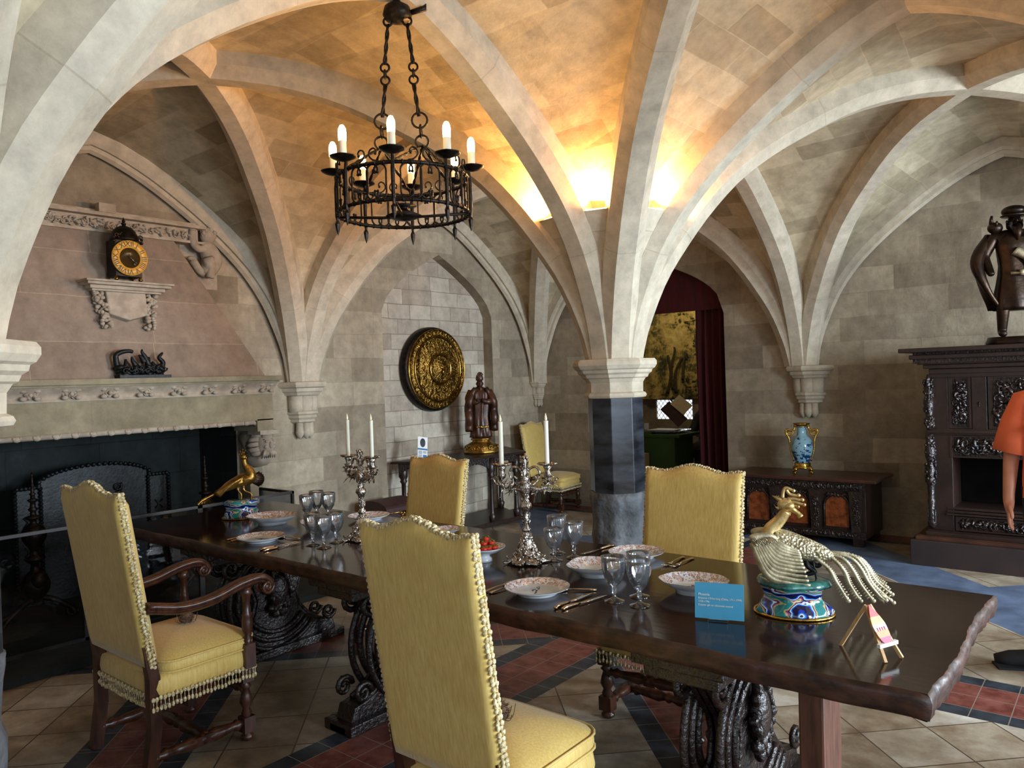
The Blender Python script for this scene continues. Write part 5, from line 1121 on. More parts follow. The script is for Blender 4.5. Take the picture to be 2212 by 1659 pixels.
def phoenix2(t):
    s = 4.95 / 1650; O = (510, 1126); q = lambda x, y, d=0: Vector((LP((x, y), O, s)[0], d, LP((x, y), O, s)[1]))
    mb = MB(); mb.lathe([(0, .004), (.115, .004), (.112, .018), (.098, .045), (.09, .06), (.1, .085), (.108, .105), (.09, .115), (0, .112)], 48, sy=.8, mod=lambda a, z: 1 + .06 * cos(5 * a + z * 40)); mb.build('enamel_base', M_clois, t)
    mb = MB(); mb.tube([(.118 * cos(a), .095 * sin(a), .005) for a in lin(0, 2 * pi, 41)[:-1]], .005, 8, closed=True); mb.build('gilt_foot_rim', M_oldgilt, t)
    P_ = bez([q(513, 1002), q(516, 1015), q(524, 1028), q(524, 1042), q(505, 1048), q(480, 1060), q(462, 1072)], 6); R = [interp([(0, .013), (.2, .018), (.4, .032), (.55, .038), (.75, .03), (1, .012)], i / (len(P_) - 1)) for i in range(len(P_))]
    mb = MB(); mb.tube(P_, R, 14, flat=1.1); mb.build('body', M_oldgilt, t)
    mb = MB(); mb.ball(q(512, 998), (.02, .017, .018), 12, 8); mb.tube([q(515, 997), q(519, 1003)], [.012, .004], 8)
    for a in ((506, 986), (511, 982), (516, 984), (503, 992)): mb.tube([q(511, 996), q(*a)], [.004, .003], 6); mb.ball(q(*a), .005, 6, 4)
    mb.build('head', M_oldgilt, t)
    for s_ in (-1, 1):
        mb = MB()
        for k in range(6): B = bez([q(512, 1040 + k * 1.5, s_ * .045), q(490 - k * 2, 1052 + k * 2, s_ * .06), q(455 - k * 1 + 3 * k, 1072 + k * 1.2, s_ * .05)], 6); mb.tube(B, [.012 - .0005 * i for i in range(len(B))], 7, flat=.5, upv=(0, 0, 1))
        mb.build('wing', M_oldgilt, t)
    for k in range(5):
        mb = MB(); B = bez([q(470, 1066, (k - 2) * .01), q(450, 1075 + k, (k - 2) * .02), q(432 + k * 3, 1084 + k, (k - 2) * .03), q(424 + 5 * k, 1092, (k - 2) * .035)], 6); mb.tube(B, [.008] * 10 + [.01] * 9, 7, flat=.6); mb.build('tail_feather', M_oldgilt, t)
    for a, b in ((500, 508), (512, 528)): mb = MB(); mb.tube(bez([q(a, 1058), q(a + 2, 1068, -.01), q(b, 1076, -.01), q(b, 1088, -.01)], 5), [.009] * 5 + [.005] * 11, 7); mb.build('leg', M_oldgilt, t)
    mb = MB(); c = q(540, 1048, .06)
    for k in range(8): a = -1.2 + k * .33; mb.tube([q(518, 1046, .04), c + Vector((.045 * cos(a), 0, .045 * sin(a))) * 1.0], [.008, .012], 6, flat=.4)
    mb.build('raised_far_wing', M_bronze, t)
phoenix2(ph2)

# label card, little easel
cd = thing('label_card', 'bright blue label card with white lettering standing before the gilt phoenix', 'sign', (4.935, -5.505, TZ), .30)
mb = MB(); mb.smooth = False; mb.m = Matrix.Rotation(-.16, 4, 'X'); mb.box((-.079, 0, .006), (.079, .003, .122)); card = mb.build('card', M_card, cd)
mb = MB(); mb.m = Matrix.Rotation(-.16, 4, 'X') @ Matrix.Translation((0, -.0008, 0)) @ Matrix.Rotation(pi / 2, 4, 'X')
for s_, z, sz in (('Phoenix', .083, .0115), ("Emperor Ch'ien-lung (China, 1711-1799)", .071, .0085), ('1735-1796', .060, .0085), ('Copper gilt on cloisonn\u00e9 enamel', .049, .0085)): text_into(mb, s_, sz, Matrix.Translation((-.068, z, 0)), 'LEFT')
mb.build('lettering', M_white, card)
mb = MB(); mb.smooth = False; mb.box((-.035, -.018, 0), (.03, .03, .003)); mb.box((-.035, -.018, 0), (-.031, -.014, .02)); mb.box((.026, -.018, 0), (.03, -.014, .02)); mb.m = Matrix.Rotation(-.16, 4, 'X'); mb.box((-.035, .0045, .003), (.03, .0065, .128)); mb.build('clear_stand', M_clear, cd)
es = thing('miniature_easel', 'tiny wooden easel holding a painted red and yellow fish shape near the table end', 'easel', (0, 0, 0))
top_ = Vector((5.375, -5.485, TZ + .135)); f1 = Vector((5.462, -5.592, TZ)); f2 = Vector((5.490, -5.528, TZ)); f3 = Vector((5.322, -5.518, TZ))
def stick(a, b, w_=.004): mb = MB(); mb.smooth = False; mb.tube([a, b], w_, 4, smooth=False); return mb
topp = Vector((5.40, -5.535, TZ + .135))
for a, b in ((topp, f1), (topp + Vector((.006, .014, 0)), f2), (topp, f3)): stick(a, b, .0062).build('leg', M_pine, es)
nrm = (f1 - topp).cross(f2 - topp).normalized(); 
if nrm.x < 0: nrm = -nrm
e1 = f1 * .72 + topp * .28; e2 = f2 * .72 + topp * .28; dd = (e2 - e1).normalized(); mb = stick(e1 - dd * .012 + nrm * .006, e2 + dd * .014 + nrm * .006, .0075); mb.build('ledge', M_white, es)
upd = (topp - (e1 + e2) / 2).normalized(); ce = (e1 + e2) / 2 + nrm * .011 + upd * .004
def fishband(t0, t1, mat, nm):
    mb = MB(); mb.smooth = False; prof = [(0, .013), (.06, .019), (.25, .025), (.45, .026), (.6, .022), (.78, .014), (1, .0015)]; L = .108; V = []; n = 8
    for k in range(n): t_ = t0 + (t1 - t0) * k / (n - 1); w_ = interp(prof, t_); V += [ce + upd * L * t_ - dd * w_, ce + upd * L * t_ + dd * w_]
    V += [p - nrm * .003 for p in V]; m_ = 2 * n
    mb.add(V, [(2 * k, 2 * k + 1, 2 * k + 3, 2 * k + 2) for k in range(n - 1)] + [(m_ + 2 * k + 2, m_ + 2 * k + 3, m_ + 2 * k + 1, m_ + 2 * k) for k in range(n - 1)] + [(2 * k + 2, m_ + 2 * k + 2, m_ + 2 * k, 2 * k) for k in range(n - 1)] + [(2 * k + 1, m_ + 2 * k + 1, m_ + 2 * k + 3, 2 * k + 3) for k in range(n - 1)] + [(0, m_, m_ + 1, 1)], False); return mb.build(nm, mat, es)
fishband(0, .14, M_pink, 'painted_fish'); fishband(.14, .32, M_orange, 'painted_fish'); fw_ = fishband(.32, .48, M_white, 'painted_fish'); fishband(.48, .68, M_yellow, 'painted_fish'); fishband(.68, 1, M_red, 'painted_fish')
mb = MB(); Rm = Matrix((dd, upd, nrm)).transposed().to_4x4()
for k in range(4): mb.ball(ce + upd * .098 * .39 + dd * (-.0145 + .0095 * k) + nrm * .0008, (.0026, .0055, .0006), 8, 4, Rm)
mb.build('fish_spots', M_pink, fw_)

# ---------------------------------------------------------------- chandelier
CH = thing('iron_chandelier', 'round wrought iron chandelier with eight lit candle lamps hanging from the vault', 'chandelier', (3.395, -5.415, 0), YAW - pi / 2)
# local +x points at the camera after the turn
RR = .302; Z0, Z1 = 2.385, 2.545
def cyl(a, z, r=RR): return Vector((r * cos(a), r * sin(a), z))
for z, nm in ((Z0, 'lower_hoop'), (Z1, 'upper_hoop')):
    mb = MB(); mb.tube([cyl(2 * pi * k / 64, z) for k in range(64)], .0085, 8, closed=True)
    for k in range(48): mb.tube([cyl(2 * pi * k / 48 - .012, z), cyl(2 * pi * k / 48 + .012, z)], .0112, 6)
    mb.build(nm, M_iron, CH)
def cscroll(mb, a0, z0, w, h, sgn, th=.0042):
    """C scroll on the drum: spine at a0, curls opening toward sgn"""
    top = [(0, .12), (0, .34), (.16, .45), (.42, .5), (.72, .47), (.92, .38), (.88, .28), (.68, .27)]
    full = [(x * w, z * h) for x, z in top[::-1]] + [(x * w, -z * h) for x, z in top]; full = [(p_.x, p_.y) for p_ in bez([(x, z, 0) for x, z in full], 3)]
    mb.tube([cyl(a0 + sgn * x / RR, z0 + z) for x, z in full], [th] * len(full), 6); 
    for e in (full[0], full[-1]): mb.ball(cyl(a0 + sgn * e[0] / RR, z0 + e[1]), .0068, 7, 5)
for k in range(8):
    a = k * pi / 4
    mb = MB(); mb.tube([cyl(a, Z1 + .035, RR + .004), cyl(a, Z1 - .03, RR + .010), cyl(a, Z0, RR + .010), cyl(a, Z0 - .02, RR + .008), cyl(a, Z0 - .035, RR + .008), cyl(a, Z0 - .062, RR + .008), cyl(a, Z0 - .088, RR + .008)], [.008, .010, .009, .006, .013, .009, .001], 6, smooth=False); mb.build('spear_bar', M_iron, CH)
    mb = MB(); mb.lathe([(.008, Z1 + .03), (.03, Z1 + .036), (.055, Z1 + .048), (.058, Z1 + .052), (.05, Z1 + .05), (.02, Z1 + .046), (0, Z1 + .046)], 18, tuple(cyl(a, 0, RR + .02)), mod=lambda q, z: 1 + .03 * cos(6 * q)); mb.build('drip_pan', M_iron, CH)
    p = cyl(a, 0, RR + .02)
    mb = MB(); mb.lathe([(.017, Z1 + .047), (.0175, Z1 + .06), (.0165, Z1 + .118), (.015, Z1 + .119)], 14, tuple(p)); c = mb.build('candle_sleeve', M_wax, CH)
    mb = MB(); mb.lathe([(.0165, Z1 + .118), (.0175, Z1 + .135), (.018, Z1 + .155), (.016, Z1 + .172), (.009, Z1 + .186), (.001, Z1 + .19)], 14, tuple(p)); mb.build('flame_bulb', emis('lit_bulb', (1, .66, .28), 30), c)
    l = D.lights.new('bulb_light', 'POINT'); l.energy = .7; l.shadow_soft_size = .02; l.color = (1, .62, .28); lo = D.objects.new('bulb_lamp', l); COL.objects.link(lo)
    wp = Matrix.Rotation(YAW - pi / 2, 4, 'Z') @ Vector((p[0], p[1], Z1 + .215)); lo.location = (3.395 + wp.x, -5.415 + wp.y, Z1 + .235)
    mb = MB(); g = pi / 4
    for q, sg in ((.17, 1), (.47, -1), (.53, 1), (.83, -1)): cscroll(mb, a + g * q + (-.03 * sg), (Z0 + Z1) / 2, .056, .15, sg)
    mb.build('scroll_panel', M_iron, CH)
    mb = MB()
    for sg in (-1, 1):
        P_ = [cyl(a + g * .5 + sg * x / RR, Z1 + z) for x, z in ((.055, .008), (.03, .014), (.012, .034), (.016, .056), (.034, .064), (.046, .052), (.042, .040))]; mb.tube(bez(P_, 3), .004, 6); mb.ball(P_[-1], .0065, 7, 5)
    mb.build('crest_scroll', M_iron, CH)
hk = [Vector((0, s_ * .095, 2.72)) for s_ in (-1, 1)]
def twisted(mb, a, b, r=.006):
    a = Vector(a); b = Vector(b); n = max(6, int((b - a).length / .02)); d = (b - a).normalized(); o1 = d.orthogonal().normalized(); o2 = d.cross(o1)
    for ph in (0, pi): mb.tube([a + (b - a) * i / n + (o1 * cos(i * 1.1 + ph) + o2 * sin(i * 1.1 + ph)) * r * .55 for i in range(n + 1)], r * .75, 5)
def link(mb, c, r, nrm, th=.0055):
    nrm = Vector(nrm).normalized(); o1 = nrm.orthogonal().normalized(); o2 = nrm.cross(o1); mb.tube([Vector(c) + (o1 * cos(t) + o2 * sin(t)) * r for t in lin(0, 2 * pi, 17)[:-1]], th, 6, closed=True)
for s_, h in zip((-1, 1), hk):
    mb = MB()
    for a in (0, pi, s_ * pi / 4, s_ * 3 * pi / 4): twisted(mb, h + Vector((0, 0, -.02)), cyl(a, Z1 + .005))
    mb.build('hanging_rods', M_iron, CH)
    mb = MB(); link(mb, h, .03, (1, 0, 0)); link(mb, h + Vector((0, -s_ * .004, .05)), .028, (0, 1, 0)); link(mb, h + Vector((0, -s_ * .008, .10)), .036, (1, 0, 0)); mb.build('link_rings', M_iron, CH)
    t1_ = Vector((0, s_ * .045, 3.27)); mid = h * .42 + t1_ * .58; mb = MB()
    a_ = h + Vector((0, -s_ * .01, .12)); twisted(mb, a_, mid + Vector((0, 0, -.05)), .0085); link(mb, mid + Vector((0, 0, -.03)), .02, (1, 0, 0)); link(mb, mid, .018, (0, 1, 0)); link(mb, mid + Vector((0, 0, .03)), .02, (1, 0, 0)); twisted(mb, mid + Vector((0, 0, .045)), t1_, .0085); link(mb, t1_ + Vector((0, 0, .012)), .02, (1, 0, 0)); mb.build('twisted_chain', M_iron, CH)
mb = MB(); mb.lathe([(.01, 3.275), (.055, 3.29), (.068, 3.31), (.06, 3.345), (.02, 3.37), (.012, 3.41)], 18); mb.tube([(.0, .06, 3.32), (0, .13, 3.34), (0, .135, 3.36)], [.012, .014, .002], 6); mb.build('ceiling_boss', M_iron, CH)
mb = MB(); 
for a in (0, pi / 2): mb.tube([cyl(a, Z0 - .004), cyl(a, Z0 - .012, .1), cyl(a, Z0 - .012, -.1), cyl(a, Z0 - .004, -RR)], .007, 6)
mb.lathe([(.0, Z0 - .03), (.05, Z0 - .022), (.085, Z0 - .008), (.05, Z0 + .008), (.02, Z0 + .02), (.02, Z0 + .035), (.06, Z0 + .04), (.0, Z0 + .045)], 20); mb.build('centre_boss', M_iron, CH)

# ---------------------------------------------------------------- shield, side table, bishop, casket
sh = thing('brass_shield', 'big round embossed brass shield hung in the brick niche', 'shield', (-.02, -1.795, 1.745)); 
mb = MB(); mb.m = Matrix.Rotation(pi / 2, 4, 'Y'); mb.lathe([(.0, -.11), (.465, -.11), (.474, -.09), (.472, -.055), (.463, -.03), (.44, -.015), (0, -.01)], 64); mb.build('wooden_backing', M_iron, sh)
mb = MB(); mb.m = Matrix.Rotation(pi / 2, 4, 'Y'); mb.lathe([(.44, -.018), (.432, .004), (.42, .002), (.415, -.002), (.365, .004), (.36, .012), (.352, .010), (.345, .004), (.28, .018), (.2, .03), (.165, .034), (.16, .05), (.15, .05), (.14, .045), (.09, .07), (.04, .085), (0, .09)], 72, cap=False); mb.build('embossed_disc', M_brass, sh)
mb = MB(); rnd = random.Random(21)
def disc(r, a, h=0): return Vector((h, r * cos(a), r * sin(a)))
for k in range(330):
    r = rnd.uniform(.185, .332); a = rnd.uniform(0, 6.28); hx = interp([(.165, .034), (.2, .03), (.28, .018), (.345, .004)], r); e = rnd.uniform(.006, .014); R_ = Matrix.Rotation(-a, 4, 'X'); mb.ball(disc(r, a, hx), (.006, e, e * .5), 6, 4, Matrix.Rotation(a + rnd.uniform(-.7, .7), 4, 'X'))
for k in range(60): a = k * 2 * pi / 60; mb.ball(disc(.39, a, .001), (.005, .009, .009), 6, 4)
mb.build('embossed_figures', M_brassplain, sh)['kind'] = 'stuff'
for r_, h_, w_ in ((.355, .014, .010), (.158, .05, .014), (.436, .004, .009)):
    mb = MB(); mb.tube([disc(r_, a, h_) for a in lin(0, 2 * pi, 73)[:-1]], w_, 8, closed=True); mb.build('raised_ring', M_brassplain, sh)
mb = MB()
for k in range(50): r = .13 * sqrt(rnd.random()); a = rnd.uniform(0, 6.28); mb.ball(disc(r, a, .045 + .045 * (1 - r / .14)), (.012, rnd.uniform(.008, .02), rnd.uniform(.006, .014)), 7, 4)
mb.tube(bez([(.09, -.05, .02), (.105, 0, .01), (.10, .05, .03), (.09, .08, -.01)], 5), .012, 7); mb.tube([(.095, 0, .01), (.09, -.01, -.08)], [.016, .006], 7); mb.build('centre_boss', M_brassplain, sh)

ct = thing('side_table', 'black three-sided oak side table with turned legs under the brass shield', 'side table', (0, 0, 0))
poly = [(.03, -2.58), (.60, -2.2), (.665, -1.12), (.03, -.72)]
mb = MB(); mb.prism(poly, .765, .79, 'z'); mb.build('table_top', M_oak, ct, bevel=.004)
ins = [(.05, -2.48), (.55, -2.12), (.60, -1.2), (.05, -.84)]
for a, b in zip(ins, ins[1:]):
    mb = MB(); mb.smooth = False; a = Vector((*a, 0)); b = Vector((*b, 0)); d = (b - a); L = d.length; d /= L; n_ = Vector((-d.y, d.x, 0)); n = 24; V = []
    for i in range(n + 1):
        t = i / n; z = .62 + .09 * abs(sin(t * pi * 2)) ** .6; p = a + d * L * t; V += [p + Vector((0, 0, .765)), p + Vector((0, 0, z)), p - n_ * .025 + Vector((0, 0, z)), p - n_ * .025 + Vector((0, 0, .765))]
    mb.add(V, [(4 * i + k, 4 * i + 4 + k, 4 * i + 4 + (k + 1) % 4, 4 * i + (k + 1) % 4) for i in range(n) for k in range(4)], False); mb.build('arched_apron', M_oakcarve, ct)
for (x, y) in ((.07, -2.44), (.53, -2.08), (.585, -1.64), (.585, -1.22), (.07, -.88), (.07, -1.66)):
    mb = MB(); mb.lathe([(.03, .06), (.035, .1), (.045, .13), (.03, .15), (.026, .18), (.022, .4), (.024, .55), (.04, .575), (.03, .59), (.045, .62), (.045, .76)], 12, (x, y, 0)); mb.build('leg', M_oak, ct)
mb = MB(); mb.prism([(.03, -2.50), (.585, -2.13), (.63, -1.18), (.03, -.82)], .02, .07, 'z'); mb.build('lower_shelf', M_oak, ct, bevel=.004)
ic = thing('information_card', 'white printed information card with dark oval picture on the black side table', 'sign', (.28, -2.36, .80), radians(70))
M4 = Matrix.Rotation(.18, 4, 'Y') @ Matrix.Rotation(-.28, 4, 'X')
def cardbox(nm, x0, x1, z0, z1, y, m_): mb = MB(); mb.smooth = False; mb.m = M4; mb.box((x0, y, z0), (x1, y + .0015, z1)); return mb.build(nm, m_, ic)
cardbox('card', -.055, .055, 0.01, .245, 0, M_white); cardbox('title_band', -.055, .055, .105, .122, -.002, M_blueink); cardbox('text_block', -.045, -.005, .06, .098, -.002, simple('grey_print', srgb(170, 178, 186), None, .7)); cardbox('text_block', .005, .045, .068, .098, -.002, simple('grey_print', srgb(170, 178, 186), None, .7)); cardbox('blue_square', .005, .048, .018, .055, -.002, M_blueink); cardbox('text_block', -.045, -.005, .018, .055, -.002, simple('grey_print', srgb(170, 178, 186), None, .7))
mb = MB(); mb.m = M4; mb.ball((0, -.002, .182), (.030, .002, .048), 24, 8); mb.build('oval_picture', M_darkink, ic)
cardbox('card_prop', -.02, .02, 0.0, .1, .02, M_white)

def robe_figure(t, H, mat, w=.15, seed=0, skirt=None):
    mb = MB(); rnd = random.Random(seed)
    pr = [(w * .95, 0), (w * .93, .08 * H), (w * .85, .2 * H), (w * .82, .35 * H), (w * .9, .5 * H), (w * 1.0, .62 * H), (w * .95, .70 * H), (w * .6, .76 * H), (w * .25, .79 * H), (w * .2, .82 * H)]
    pr = [(interp([(z, r) for r, z in pr], q), q) for q in lin(0, .82 * H, 28)]
    mb.lathe(pr, 56, sy=.72, mod=lambda a, z: 1 + (.07 * sin(9 * a + z * 6 + 1.5 * sin(z * 9)) + .04 * sin(17 * a - z * 14)) * (1 if z < .72 * H else .3)); return mb
bs = thing('bishop_statue', 'carved wooden bishop statue with mitre and crozier on a gilt base on the side table', 'statue', (.30, -1.46, .79), radians(52))
mb = MB(); mb.lathe([(.0, 0), (.19, 0), (.20, .012), (.19, .025), (.185, .06), (.165, .095), (.12, .12), (.10, .13), (.095, .14), (.115, .15), (.115, .165), (.095, .172), (0, .175)], 40, sy=.8, mod=lambda a, z: 1 + .03 * cos(8 * a)); 
for k in range(14): a = -pi + .2 + k * .45; spiral(mb, (.185 * cos(a), .15 * sin(a), .06), (-sin(a), cos(a), 0), (0, 0, 1), .035, 1.3, .006, 14, (-1) ** k)
mb.build('gilt_base', M_oldgilt, bs)
mb = robe_figure(bs, .72, M_polywood, .125, 3); mb2 = MB(); mb2.m = Matrix.Translation((0, 0, .175)); mb2.v = []; mb.v = [v + Vector((0, 0, .175)) for v in mb.v]; mb.build('robe', M_polywood, bs)
mb = MB(); B0 = .175
for s_ in (-1, 1):
    n = 12; V = []
    for i in range(n + 1):   # open cope hanging from the shoulders
        z = B0 + .55 - .47 * i / n; x = s_ * (.06 + .085 * sin(min(1, i / 5) * pi / 2)); V.append(Vector((x, -.075 + .02 * sin(i * 1.3), z)))
    mb.tube(V, [.028 + .018 * sin(min(1, i / 6) * pi / 2) for i in range(n + 1)], 8, flat=.8)
    mb.tube(bez([(s_ * .1, -.02, B0 + .52), (s_ * .14, -.05, B0 + .42), (s_ * .06, -.12, B0 + .40), (s_ * .02 - .02, -.12, B0 + .42)], 5), [.04] * 6 + [.034] * 5 + [.024] * 5, 8)
mb.build('cope', M_polywood, bs)
mb = MB(); mb.ball((0, -.02, B0 + .60), (.038, .042, .05), 14, 10); mb.ball((0, -.06, B0 + .598), (.008, .012, .011), 8, 5); mb.tube([(0, -.045, B0 + .565), (0, -.06, B0 + .53), (0, -.055, B0 + .51)], [.025, .018, .004], 8)
for s_ in (-1, 1): mb.ball((s_ * .015, -.055, B0 + .61), (.006, .004, .004), 7, 4); mb.ball((s_ * .038, -.02, B0 + .6), (.006, .01, .014), 7, 5)
mb.build('head', M_polywood, bs)
mb = MB(); mb.lathe([(.040, 0), (.043, .02), (.038, .05), (.022, .08), (.003, .098)], 16, (0, -.015, B0 + .635), sy=.6); mb.build('mitre', M_polywood, bs)
mb = MB(); mb.tube([(-.035, -.145, B0 + .0), (-.03, -.145, B0 + .3), (-.02, -.14, B0 + .66)], .0045, 6); spiral(mb, (-.02, -.14, B0 + .695), (1, 0, 0), (0, 0, 1), .036, 1.3, .006); mb.build('crozier', M_polywood, bs)
for s_ in (-1, 1):
    mb = MB(); c = Vector((s_ * .03 - .025, -.14, B0 + .42)); mb.ball(c, (.018, .014, .02), 10, 6)
    for k in range(4): mb.tube([c + Vector((-.01, -.008, .012 - .009 * k)), c + Vector((-.0, -.02, .012 - .009 * k)), c + Vector((.012, -.014, .011 - .009 * k))], .0045, 5)
    mb.tube([c, c + Vector((.008, -.012, .02))], .005, 5); mb.build('hand', M_polywood, bs)
mb = MB()
for k in range(9): mb.ball((-.06 + .015 * k, -.105, B0 + .12 + .004 * sin(k)), (.010, .006, .014), 6, 4)
mb.build('gilt_hem', M_gold, bs)
cs = thing('maroon_casket', 'maroon leather casket with brass mounts on the floor left of the black side table', 'chest', (.30, -2.86, 0), 0)
mb = MB(); mb.box((-.2, -.2, 0), (.2, .2, .36)); mb.build('box', M_leather, cs, bevel=.008)
mb = MB(); mb.prism([(-.205, .362), (-.205, .40)] + [(.205 * -cos(a), .40 + .075 * sin(a)) for a in lin(.1, pi - .1, 12)] + [(.205, .40), (.205, .362)], -.205, .205, 'y', False); mb.build('lid', M_leather, cs, bevel=.006)
mb = MB(); relief(mb, (.203, -.06, .26), (0, 1, 0), (0, 0, 1), .12, .15, .012, 16, 4, .025)
for y in (-.2, .2):
    for z in (.02, .36): mb.ball((.2, y, z), (.012, .02, .02), 8, 5)
mb.tube([(.208, -.2, .366), (.208, .2, .366)], .006, 6); mb.build('brass_mounts', M_brassplain, cs)

# ---------------------------------------------------------------- coffer and vase
cf = thing('carved_coffer', 'long dark carved oak coffer with arched burr panels against the back wall', 'chest', (0, 0, 0))
mb = MB(); mb.box((2.86, -.70, .575), (4.23, -.08, .605)); mb.build('lid', simple('coffer_lid', srgb(54, 32, 26), srgb(74, 44, 36), .3, nscale=4, stretch=(1, 8, 1)), cf, bevel=.008)
mb = MB(); mb.box((2.92, -.66, .07), (4.13, -.10, .575)); bd = mb.build('body', M_oak, cf, bevel=.004)
mb = MB(); mb.box((2.92, -.675, .50), (4.13, -.66, .57)); relief(mb, (2.93, -.676, .505), (1, 0, 0), (0, 0, 1), 1.19, .06, .012, 110, 2, .026); mb.build('scroll_frieze', M_oakcarve, cf)
mb = MB(); mb.box((2.92, -.675, .07), (4.13, -.66, .135)); relief(mb, (2.93, -.676, .075), (1, 0, 0), (0, 0, 1), 1.19, .055, .012, 100, 3, .024); mb.build('scroll_plinth', M_oakcarve, cf)
for x in (2.98, 3.34, 3.71, 4.06):
    mb = MB(); mb.prism([(x - .045, .135), (x + .035, .135), (x + .055, .46), (x + .06, .5), (x - .07, .5), (x - .06, .46)], -.70, -.655, 'y'); relief(mb, (x - .04, -.702, .15), (1, 0, 0), (0, 0, 1), .08, .3, .01, 34, int(x * 9), .02); mb.build('tapered_pilaster', M_oakcarve, cf)
for x in (3.16, 3.525, 3.885):
    mb = MB(); mb.prism([(x - .10, .17), (x + .10, .17)] + [(x + .10 * cos(a), .35 + .10 * sin(a)) for a in lin(0, pi, 14)], -.667, -.655, 'y'); mb.build('burr_panel', M_burr, cf)
    mb = MB(); mb.tube([(x - .112, -.668, .15), (x - .112, -.668, .35)] + [(x + .112 * -cos(a), -.668, .35 + .112 * sin(a)) for a in lin(.1, pi - .1, 12)] + [(x + .112, -.668, .35), (x + .112, -.668, .15)], .010, 7); relief(mb, (x - .12, -.668, .43), (1, 0, 0), (0, 0, 1), .24, .06, .01, 16, int(x * 13), .022); mb.build('arch_moulding', M_oakcarve, cf)
for x in (2.97, 4.06):
    for y in (-.62, -.15): mb = MB(); mb.box((x - .045, y - .04, 0), (x + .045, y + .04, .075)); mb.build('foot', M_oak, cf)
vs = thing('blue_vase', 'pale blue porcelain vase with gilt dragon handles standing on the carved coffer', 'vase', (3.50, -.40, .6055), YAW * .6); vs.scale = (1.15, 1.15, 1.03)
VP_ = [(.0, .09), (.05, .09), (.055, .10), (.062, .13), (.078, .18), (.086, .225), (.087, .26), (.08, .30), (.06, .335), (.043, .35), (.036, .37), (.034, .41), (.038, .43), (.045, .44)]
mb = MB(); mb.lathe(VP_, 40); mb.build('vase_body', M_vase, vs)
mb = MB(); mb.lathe([(.045, .43), (.042, .435), (.05, .45), (.064, .462), (.062, .468), (.045, .46), (.03, .45)], 32, mod=lambda a, z: 1 + (.08 * cos(6 * a) if z > .45 else 0)); mb.build('gilt_rim', M_gold, vs)
mb = MB(); mb.lathe([(.06, .10), (.066, .09), (.064, .075), (.07, .06), (.075, .05), (.068, .045), (0, .045)], 32)
for k in range(4):
    a = pi / 4 + k * pi / 2; mb.tube(bez([(.062 * cos(a), .062 * sin(a), .06), (.085 * cos(a), .085 * sin(a), .045), (.082 * cos(a), .082 * sin(a), .02), (.095 * cos(a), .095 * sin(a), .006)], 4), [.015] * 6 + [.011] * 7, 8); mb.ball((.095 * cos(a), .095 * sin(a), .010), .013, 8, 6)
mb.build('gilt_foot', M_gold, vs)
for s_ in (-1, 1):
    mb = MB(); mb.tube(bez([(s_ * .05, 0, .445), (s_ * .06, 0, .41), (s_ * .08, 0, .40), (s_ * .118, 0, .41), (s_ * .125, 0, .375), (s_ * .108, 0, .345), (s_ * .098, 0, .30), (s_ * .096, 0, .25), (s_ * .085, 0, .18), (s_ * .066, 0, .11)], 4), [.008] * 4 + [.010] * 12 + [.0085] * 10 + [.006] * 11, 8)
    mb.tube([(s_ * (.095 + .026 * cos(t)), 0, .382 + .026 * sin(t)) for t in lin(0, 2 * pi, 17)[:-1]], .006, 7, closed=True); mb.tube([(s_ * (.098 + .016 * cos(t)), .006, .378 + .016 * sin(t)) for t in lin(0, 2 * pi, 13)[:-1]], .004, 6, closed=True); mb.ball((s_ * .05, 0, .445), .014, 8, 6); mb.build('dragon_handle', M_gold, vs)

# ---------------------------------------------------------------- armoire and statue
ar = thing('carved_armoire', 'tall black carved armoire with wide cornice on a plinth at the right', 'cabinet', (0, 0, 0))
AX0, AX1, AY = 4.70, 6.16, -.85
def bx(nm, a, b, m_=M_oak, bev=.004, par=None): mb = MB(); mb.box(a, b); return mb.build(nm, m_, par or ar, bevel=bev)
bx('plinth', (4.57, -1.08, 0), (6.3, -.22, .20), simple('plinth_wood', srgb(34, 24, 24), srgb(46, 32, 30), .55, nscale=4)); bx('plinth_moulding', (4.60, -1.04, .20), (6.27, -.24, .225), simple('red_oak_moulding', srgb(58, 34, 24), srgb(78, 46, 32), .35)); bx('plinth_moulding', (4.66, -.96, .225), (6.22, -.26, .255), M_oak)
bx('carcass_back', (AX0, -.34, .255), (AX1, -.28, 1.56)); bx('side_panel', (AX0 + .02, -.80, .255), (AX0 + .05, -.3, 1.56)); bx('side_panel', (AX1 - .05, -.80, .255), (AX1 - .02, -.3, 1.56))
for k, (o, z0, z1) in enumerate(((.0, 1.53, 1.575), (.035, 1.575, 1.61), (.07, 1.61, 1.64), (.12, 1.655, 1.69), (.185, 1.71, 1.745))): bx('cornice', (AX0 - o, AY - .02 - o, z0), (AX1 + o, -.22, z1), M_oak, .006)
bx('cornice_cove', (AX0 - .10, AY - .10, 1.62), (AX1 + .10, -.22, 1.725), M_oakcarve)
for x0, x1 in ((AX0 + .0, 4.83), (4.995, 5.10), (5.76, 5.865), (6.03, AX1)): bx('stile', (x0, AY, 1.06), (x1, -.78, 1.56))
for (z0, z1) in ((1.50, 1.56), (1.035, 1.085)): bx('rail', (AX0, AY - .012, z0), (AX1, -.78, z1))
bx('shelf_edge', (AX0 - .03, AY - .03, 1.05), (AX1 + .03, -.5, 1.075)); bx('inner_shelf', (AX0, -.78, 1.0), (AX1, -.3, 1.05))
